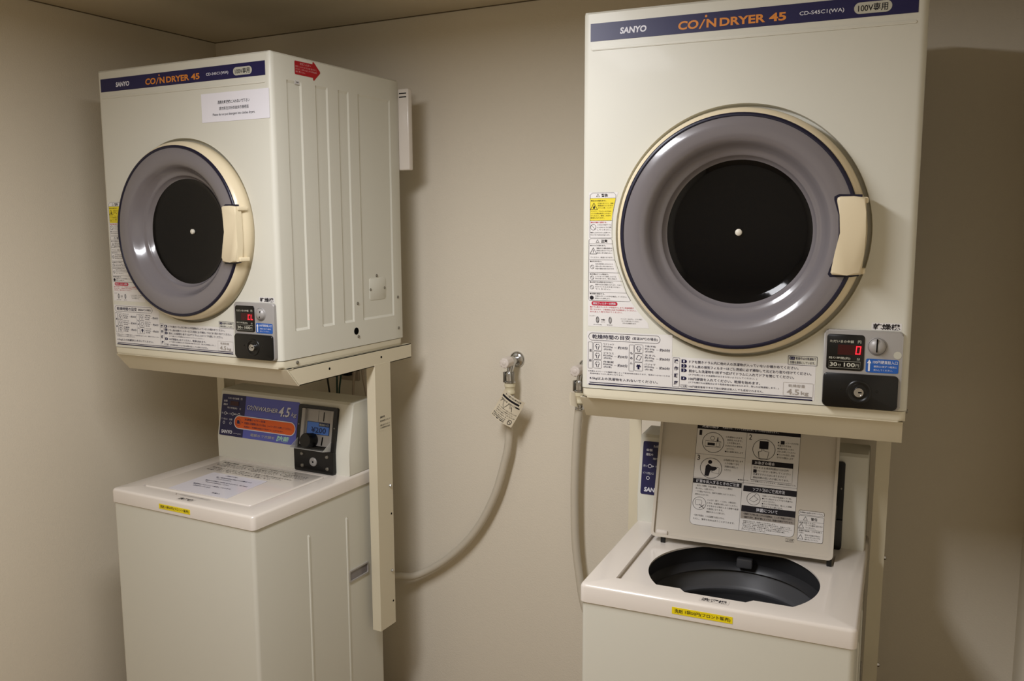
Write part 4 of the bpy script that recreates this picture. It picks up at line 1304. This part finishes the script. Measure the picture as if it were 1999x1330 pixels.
    # coin unit
    b = bmesh.new()
    u0, u1 = 0.316, 0.456
    add_frame(b, rpoly(u0, 0.000, u1, 0.1235, 0.006, 4, (0, 0, 1, 1)), rpoly(u0 + 0.013, 0.008, u1 - 0.013, 0.1150, 0.003, 4, (0, 0, 1, 1)), fs, -0.001, 0.0085)
    fill(b, rpoly(u0 + 0.012, 0.007, u1 - 0.012, 0.1160), fs, 0.0010)
    cu = finish(b, 'coin_unit', M_BLACK, con, smooth=40)
    b = bmesh.new()
    add_prism(b, rpoly(0.331, 0.010, 0.442, 0.1135, 0.003, 3), fs, 0.001, 0.0040, 0.001)
    add_prism(b, rpoly(0.331, 0.010, 0.343, 0.1135, 0.002, 3), fs, 0.003, 0.0110, 0.001)
    add_prism(b, rpoly(0.432, 0.010, 0.442, 0.1135, 0.002, 3), fs, 0.003, 0.0065, 0.001)
    pl = finish(b, 'coin_plate', M_SILVER, cu, smooth=40)
    b = bmesh.new()
    add_line(b, (0.387, 0.076), (0.387, 0.110), fs, 0.0006, 0.0043)
    add_prism(b, rpoly(0.4050, 0.0815, 0.4078, 0.1075), fs, 0.003, 0.0044)
    add_prism(b, [(0.4040, 0.0130), (0.4080, 0.0130), (0.4105, 0.0370), (0.4070, 0.0370)], fs, 0.003, 0.0050)
    finish(b, 'coin_slot', M_HOLE, pl)
    b = bmesh.new()
    add_prism(b, rpoly(0.3490, 0.0425, 0.4300, 0.0775, 0.0015, 2), fs, 0.0035, 0.0052)
    lb = finish(b, 'price_label', M_DKBLUE, pl)
    b = bmesh.new()
    fill(b, rpoly(0.3503, 0.0437, 0.4287, 0.0763), fs, 0.0055)
    finish(b, 'price_field', M_BLUELABEL, pl)
    b = bmesh.new()
    text(b, '¥200', (0.3660, 0.0475, 0.4190, 0.0630), fs, 0.012, w=0.0060, res=3)
    fill(b, rpoly(0.3920, 0.0662, 0.4287, 0.0763), fs, 0.0058)
    flat(b, 'price_lettering', M_DKBLUE, pl)
    b = bmesh.new()
    text(b, '硬貨投入口', (0.3940, 0.0682, 0.4270, 0.0744), fs, 0.006, w=0.0063)
    flat(b, 'inlet_lettering', M_PALEGREY, pl)
    b = bmesh.new()
    # return knob: short fat cylinder along the panel normal
    c0 = fs(0.3720, 0.0250, 0.003)
    ring = []
    prof = [(0.0205, 0.0), (0.0205, 0.030), (0.0185, 0.0335), (0.0, 0.0340)]
    rows = []
    for r, t in prof:
        rows.append([b.verts.new(c0 + nn * t + Vector((1, 0, 0)) * r * math.cos(2 * math.pi * k / 36) + d * r * math.sin(2 * math.pi * k / 36)) for k in range(36)] if r else [b.verts.new(c0 + nn * t)])
    for a, c in zip(rows, rows[1:]):
        for k in range(36):
            if len(c) == 1:
                b.faces.new((a[k], a[(k + 1) % 36], c[0]))
            else:
                b.faces.new((a[k], a[(k + 1) % 36], c[(k + 1) % 36], c[k]))
    finish(b, 'return_knob', M_BLACK, pl, smooth=50)
    # clear tray lip
    b = bmesh.new()
    add_prism(b, rpoly(0.322, 0.000, 0.444, 0.0018), fs, 0.006, 0.040)
    for ux in (0.322, 0.442):
        A = [fs(ux, 0.0018, 0.006), fs(ux, 0.0018, 0.040), fs(ux, 0.030, 0.006)]
        B = [p + Vector((0.0018, 0, 0)) for p in A]
        va, vb = [b.verts.new(p) for p in A], [b.verts.new(p) for p in B]
        b.faces.new(va); b.faces.new(vb[::-1])
        for i in range(3):
            b.faces.new((va[i], va[(i + 1) % 3], vb[(i + 1) % 3], vb[i]))
    finish(b, 'clear_coin_tray', M_ACRYL, cu)
    b = bmesh.new()
    add_prism(b, rpoly(u0 - 0.001, T + 0.0005, u1, T + kz + 0.002, 0.006, 4, (1, 1, 0, 0)), fl, -0.001, 0.0145, 0.002)
    lowr = finish(b, 'cash_box', M_BLACK, cu, smooth=40)
    cxu, cz = 0.3865, T + 0.0325
    b = bmesh.new()
    add_lathe(b, [(0.0128, -0.0135), (0.0128, -0.0165), (0.0110, -0.0185), (0.0060, -0.0190), (0.0055, -0.0175), (0, -0.0175)], (cxu, cy0, cz), n=32)
    finish(b, 'lock', M_SILVER, lowr, smooth=40)
    b = bmesh.new()
    add_lathe(b, [(0.0028, -0.0178), (0, -0.0180)], (cxu, cy0, cz), n=12)
    finish(b, 'keyhole', M_HOLE, lowr)
    for u in (0.346, 0.4360):
        for v in (0.0180, 0.0520):
            b = bmesh.new()
            add_lathe(b, [(0.0058, -0.0135), (0.0058, -0.0160), (0.0040, -0.0185), (0, -0.0190)], (u, cy0, T + v), n=20)
            finish(b, 'bolt', M_STEEL, lowr)
    for u, v in ((0.3215, 0.066), (0.4500, 0.066)):
        b = bmesh.new()
        c0 = fs(u, v, 0.0085)
        add_lathe(b, [(0.0024, 0), (0.0018, -0.0012), (0, -0.0014)], c0, n=12)
        finish(b, 'rivet', M_STEEL, cu)
    return con

# ------------------------------------------------------------------ place the two machine columns
RO = (1.37345, 0.01747)
RY = 0.0700
dl = dryer((0, 0, Z0), 0, 'cream coin dryer with a red arrow sticker and taped paper notice, near the corner', False)
red_arrow(dl)
paper_notice(dl)
dr = dryer((RO[0], RO[1], Z0), RY, 'cream coin dryer with a lit red 0 above the open-lidded washer', True)

stand((0, 0, Z0), 0, 'cream steel stand bolted to the closed washer, carrying the dryer with paper notice', 0.603, 0.0, 0.604)
stand((RO[0], RO[1], Z0), RY, 'cream steel stand around the open washer, carrying the dryer showing red 0', 0.594, -0.006, 0.578)

def rloc(u, y):
    return (RO[0] + u * math.cos(RY) - y * math.sin(RY), RO[1] + u * math.sin(RY) + y * math.cos(RY))
washer((0.052, -0.077, 0), 0, 'cream coin washer with closed lid and orange-banded console under the noticed dryer', False, 0.342, 0.378)
wx, wy = rloc(0.034, -0.098)
washer((wx, wy, 0), RY, 'cream coin washer with its lid standing open on a dark round tub', True, 0.342, 0.402)

# laminated notice lying on the closed lid
def notice_sheet():
    o = Vector((0.192, 0.0, WT + 0.0))
    b = bmesh.new()
    z = WT - 0.0095 + 0.0015 + 0.0105 + 0.0009
    A, B, C, D = (0.1962, -0.0126), (0.4050, -0.0080), (0.3880, 0.1560), (0.1900, 0.1520)
    pts = []
    f = lambda u, v, w: Vector((A[0] * (1 - u) * (1 - v) + B[0] * u * (1 - v) + C[0] * u * v + D[0] * (1 - u) * v, A[1] * (1 - u) * (1 - v) + B[1] * u * (1 - v) + C[1] * u * v + D[1] * (1 - u) * v, z + w))
    add_prism(b, rpoly(0, 0, 1, 1, 0.02, 3), f, -0.0005, 0.0002)
    s = finish(b, 'notice_sheet', M_SHEET)
    s['label'] = 'white laminated notice sheet lying on the closed washer lid'
    s['category'] = 'notice'
    b = bmesh.new()
    for t, u0, u1, v in (('ご利用のお客様へ', 0.30, 0.52, 0.90), ('■ご利用時間は7時から23時までと', 0.22, 0.86, 0.78), ('させていただきます。', 0.28, 0.55, 0.70), ('■他のお客様のご迷惑になりますので、終了後は', 0.18, 0.92, 0.58), ('すみやかにお取り出しください。', 0.24, 0.66, 0.50), ('■洗剤はフロントにて販売しております。', 0.14, 0.80, 0.36), ('1袋50円でございます。', 0.20, 0.50, 0.28), ('支配人', 0.66, 0.80, 0.10)):
        text(b, t, (u0, v, u1, v + 0.045), f, 0.006, w=0.0006)
    flat(b, 'notice_lettering', M_INKNAVY, s)
notice_sheet()

# ------------------------------------------------------------------ taps, hoses, tags, wall fittings
def faucet(x, z, label):
    t = empty('water_tap', label, 'tap', (x, YB, z), 0, 'wall taps for the washers')
    b = bmesh.new()
    add_lathe(b, [(0.0235, 0.0), (0.0235, -0.003), (0.0200, -0.007), (0.0120, -0.010), (0.0, -0.010)], (0, 0, 0), n=40)
    finish(b, 'wall_flange', M_CHROME, t, smooth=50)
    b = bmesh.new()
    add_lathe(b, [(0.0090, -0.006), (0.0100, -0.020), (0.0130, -0.024), (0.0130, -0.036), (0.0115, -0.040), (0.0115, -0.052), (0.0, -0.053)], (0, 0, 0), n=28)
    add_tube(b, [(0, -0.030, 0), (0, -0.040, -0.014), (0, -0.046, -0.026), (0, -0.048, -0.036)], [0.011, 0.0105, 0.0095, 0.0095], 20)
    finish(b, 'tap_body', M_CHROME, t, smooth=50)
    b = bmesh.new()
    n = 16
    pts = []
    for k in range(32):
        a = 2 * math.pi * k / 32
        r = 0.0145 + (0.0008 if k % 4 < 2 else 0)
        pts.append((r * math.cos(a), r * math.sin(a)))
    add_prism(b, pts, lambda u, v, w: Vector((u, -w, v)), 0.050, 0.083, 0.004, 3)
    kn = finish(b, 'tap_knob', M_KNOB, t, smooth=50)
    b = bmesh.new()
    add_lathe(b, [(0.0065, -0.0832), (0.0050, -0.0842), (0, -0.0842)], (0, 0, 0), n=20)
    finish(b, 'knob_cap', M_KNOB, kn)
    b = bmesh.new()
    add_lathe(b, [(0.0115, -0.030), (0.0135, -0.034), (0.0135, -0.056), (0.0165, -0.058), (0.0165, -0.061), (0.0120, -0.062), (0.0, -0.062)], (0, -0.048, 0), axis='z', n=24)
    finish(b, 'hose_nipple', M_CHROME, t, smooth=40)
    for s in (-1, 1):
        b = bmesh.new()
        add_box(b, (s * 0.0135 - 0.0025, -0.060, -0.060), (s * 0.0135 + 0.0025, -0.050, -0.030), 0.001)
        finish(b, 'clip', M_STEEL, t)
    return t

def supply_hose(label, ctrl, r, top):
    t = empty('water_supply_hose', label, 'hose', top, 0, 'grey washer supply hoses')
    o = Vector(top)
    b = bmesh.new()
    pts = spline([Vector(p) - o for p in ctrl], 14)
    add_tube(b, pts, r, 20)
    finish(b, 'hose', M_HOSE, t, smooth=60)
    b = bmesh.new()
    add_lathe(b, [(0.0125, 0.0), (0.0155, -0.002), (0.0160, -0.010), (0.0135, -0.013), (0.0135, -0.022), (0.0150, -0.024), (0.0150, -0.030), (0.0110, -0.034)], (0, 0, 0), axis='z', n=28)
    finish(b, 'connector', M_CREAMPL, t, smooth=40)
    b = bmesh.new()
    add_lathe(b, [(0.0118, -0.0360), (0.0128, -0.0370), (0.0128, -0.0405), (0.0118, -0.0415), (0.0118, -0.0440), (0.0128, -0.0450), (0.0128, -0.0490), (0.0118, -0.0500)], (0, 0, 0), axis='z', n=28)
    finish(b, 'hose_clamp', M_CHROME, t, smooth=40)
    return t

zt = Z0
T1 = (0.8945, -0.045)
faucet(T1[0], zt + T1[1], 'chrome wall tap with white knob above the paper-tagged hose')
top = (T1[0], 0.612, zt + T1[1] - 0.062)
HA = [(top[0], 0.612, top[2] - 0.008), (0.890, 0.618, zt - 0.20), (0.884, 0.622, zt - 0.285), (0.8705, 0.624, zt - 0.345), (0.838, 0.626, zt - 0.445), (0.786, 0.628, zt - 0.546), (0.722, 0.628, zt - 0.628), (0.636, 0.628, zt - 0.704), (0.545, 0.624, zt - 0.759), (0.490, 0.610, zt - 0.765), (0.440, 0.570, zt - 0.76), (0.42, 0.50, zt - 0.75), (0.42, 0.44, zt - 0.745)]
supply_hose('grey supply hose with paper tag curving down behind the closed washer', HA, 0.0115, top)
T2 = (1.107, -0.052)
faucet(T2[0] + 0.006, zt + T2[1], 'chrome wall tap with white knob half hidden behind the dryer showing 0')
top2 = (T2[0] + 0.006, 0.612, zt + T2[1] - 0.062)
HB = [(top2[0], 0.612, top2[2] - 0.008), (1.110, 0.614, zt - 0.165), (1.103, 0.616, zt - 0.24), (1.097, 0.618, zt - 0.385), (1.100, 0.618, zt - 0.535), (1.113, 0.616, zt - 0.640), (1.135, 0.612, zt - 0.74), (1.19, 0.600, zt - 0.83), (1.28, 0.585, zt - 0.86), (1.38, 0.57, zt - 0.86)]
supply_hose('grey supply hose hanging straight down beside the open washer', HB, 0.0115, top2)

def tag_curl(label, pos, ang, scale, turn, name='paper_tag', lettering=True):
    t = empty(name, label, 'tag', pos, turn, 'paper tags on the hoses')
    # card: u across, v downwards, slightly curled
    w, h = 0.083 * scale, 0.092 * scale
    ca, sa = math.cos(ang), math.sin(ang)
    def f(u, v, ww):
        x = u * ca + v * sa
        z = u * sa - v * ca
        curl = 0.010 * math.sin(max(0, min(1, u / w)) * math.pi) + 0.012 * (v / h) ** 2
        return Vector((x, -curl - ww, z))
    b = bmesh.new()
    N = 10
    fr = [[b.verts.new(f(w * i / N, h * j / N, 0.0004)) for i in range(N + 1)] for j in range(N + 1)]
    bk = [[b.verts.new(f(w * i / N, h * j / N, -0.0001)) for i in range(N + 1)] for j in range(N + 1)]
    for j in range(N):
        for i in range(N):
            b.faces.new((fr[j][i], fr[j][i + 1], fr[j + 1][i + 1], fr[j + 1][i]))
            b.faces.new((bk[j][i], bk[j + 1][i], bk[j + 1][i + 1], bk[j][i + 1]))
    for k in range(N):
        b.faces.new((fr[0][k], bk[0][k], bk[0][k + 1], fr[0][k + 1]))
        b.faces.new((fr[N][k], fr[N][k + 1], bk[N][k + 1], bk[N][k]))
        b.faces.new((fr[k][0], fr[k + 1][0], bk[k + 1][0], bk[k][0]))
        b.faces.new((fr[k][N], bk[k][N], bk[k + 1][N], fr[k + 1][N]))
    finish(b, 'card', M_TAG, t, smooth=60)
    if not lettering:
        return t
    g = lambda u, v, ww: f(u, h - v, ww)
    b = bmesh.new()
    W = 0.0009
    def strip(u0, v0, u1, v1):
        n = 12
        for i in range(n):
            a, c = u0 + (u1 - u0) * i / n, u0 + (u1 - u0) * (i + 1) / n
            fill(b, [(a, v0), (c, v0), (c, v1), (a, v1)], g, W)
    text(b, 'ホース取り付け時の注意', (0.012, h - 0.0095, w - 0.008, h - 0.0035), g, 0.014, w=W)
    strip(0.004, h - 0.0185, w - 0.010, h - 0.0125)
    outline(b, [(0.008 + 0.005 * k, 0.050 + 0.010 * math.sin(k * 1.2)) for k in range(9)] + [(0.046 - 0.005 * k, 0.048 + 0.010 * math.sin((8 - k) * 1.2)) for k in range(9)], g, 0.0006, W)
    add_line(b, (0.048, h - 0.030), (0.054, 0.040), g, 0.0016, W)
    strip(0.058, 0.0560, w - 0.005, 0.0600)
    text(b, '取付方法の図', (0.006, h - 0.027, 0.030, h - 0.022), g, w=W)
    text(b, '水もれに注意', (0.034, h - 0.027, 0.060, h - 0.022), g, w=W)
    for i, t_ in enumerate(('ホースは奥まで差し込みツメが', 'かかったことを確認すること。', '水栓を開けて水もれが', 'ないか点検すること。')):
        text(b, t_, (0.008, 0.0345 - i * 0.0058, 0.072 - 0.008 * (i % 2), 0.0382 - i * 0.0058), g, 0.004, w=W)
    outline(b, [(w - 0.011 + 0.005 * math.cos(a), 0.011 + 0.0065 * math.sin(a)) for a in [2 * math.pi * k / 20 for k in range(20)]], g, 0.0016, W)
    add_line(b, (w - 0.015, 0.014), (w - 0.007, 0.008), g, 0.0014, W)
    for i, t_ in enumerate(('部品番号HW-K45', '三洋電機株式会社', '日本製')):
        text(b, t_, (0.004, 0.0115 - i * 0.0045, 0.050, 0.0150 - i * 0.0045), g, 0.012, w=W)
    flat(b, 'tag_lettering', M_INK, t)
    return t
tag_curl('cream paper tag with printed diagram hanging tilted on the hose', (0.888, 0.592, zt - 0.122), math.radians(-28), 0.90, 0.0)
tag_curl('edge-on cream paper tag on the hose beside the dryer showing 0', (1.094, 0.590, zt - 0.112), math.radians(-18), 0.4, 1.25, lettering=False)

def exhaust_filter(root):
    """slim filter housing hooked on the back of the dryer, reaching past its right flank"""
    b = bmesh.new()
    add_box(b, (0.43, 0.5075, 0.498), (0.632, 0.528, 0.723), 0.004, 3)
    c = finish(b, 'exhaust_filter', M_CAP, root, smooth=40)
    c['label'] = 'white filter housing on the back'
    for k in range(2):
        b = bmesh.new()
        add_box(b, (0.602, 0.5068, 0.708 - k * 0.010), (0.626, 0.5078, 0.711 - k * 0.010))
        finish(b, 'slot', M_HOLE, c)
exhaust_filter(dl)

def outlet():
    t = empty('wall_outlet', 'beige wall outlet in the shade behind the closed washer', 'outlet', (0.285, YB, zt - 0.128))
    b = bmesh.new()
    add_box(b, (-0.035, -0.008, -0.028), (0.035, 0, 0.06), 0.003)
    finish(b, 'cover_plate', M_WIREP, t)
    b = bmesh.new()
    add_box(b, (-0.016, -0.030, -0.010), (0.012, -0.008, 0.020), 0.003)
    finish(b, 'plug', M_BLACK, t)
outlet()

def cord(label, ctrl, r, m_, grp='cords behind the closed washer'):
    b = bmesh.new()
    add_tube(b, spline(ctrl, 10), r, 10)
    o = finish(b, 'power_cord', m_, smooth=60)
    o['label'] = label
    o['category'] = 'cord'
    o['group'] = grp
cord('thin black cord hanging behind the closed washer, nearest the dryer front corner', [(0.225, 0.60, zt - 0.03), (0.233, 0.60, zt - 0.12), (0.240, 0.60, zt - 0.17), (0.252, 0.60, zt - 0.26), (0.25, 0.60, zt - 0.36)], 0.0030, M_WIREK)
cord('green cord hanging straight down behind the closed washer', [(0.275, 0.60, zt - 0.03), (0.275, 0.60, zt - 0.11), (0.274, 0.60, zt - 0.18), (0.272, 0.60, zt - 0.28), (0.27, 0.60, zt - 0.36)], 0.0030, M_WIREG)
cord('dark green cord slanting down towards the straight green cord behind the closed washer', [(0.299, 0.60, zt - 0.03), (0.293, 0.60, zt - 0.12), (0.280, 0.603, zt - 0.19), (0.280, 0.607, zt - 0.28), (0.28, 0.607, zt - 0.36)], 0.0028, M_WIREG)
cord('pale beige cord looping beside the stand leg behind the closed washer', [(0.368, 0.60, zt - 0.03), (0.345, 0.60, zt - 0.12), (0.338, 0.60, zt - 0.20), (0.345, 0.60, zt - 0.30)], 0.0040, M_WIREP)
cord('pale beige cord hanging closest to the stand leg behind the closed washer', [(0.372, 0.607, zt - 0.03), (0.372, 0.607, zt - 0.12), (0.388, 0.605, zt - 0.20), (0.392, 0.60, zt - 0.30)], 0.0040, M_WIREP)

bpy.data.objects.remove(_txt_obj)
bpy.data.curves.remove(_txt_curve)
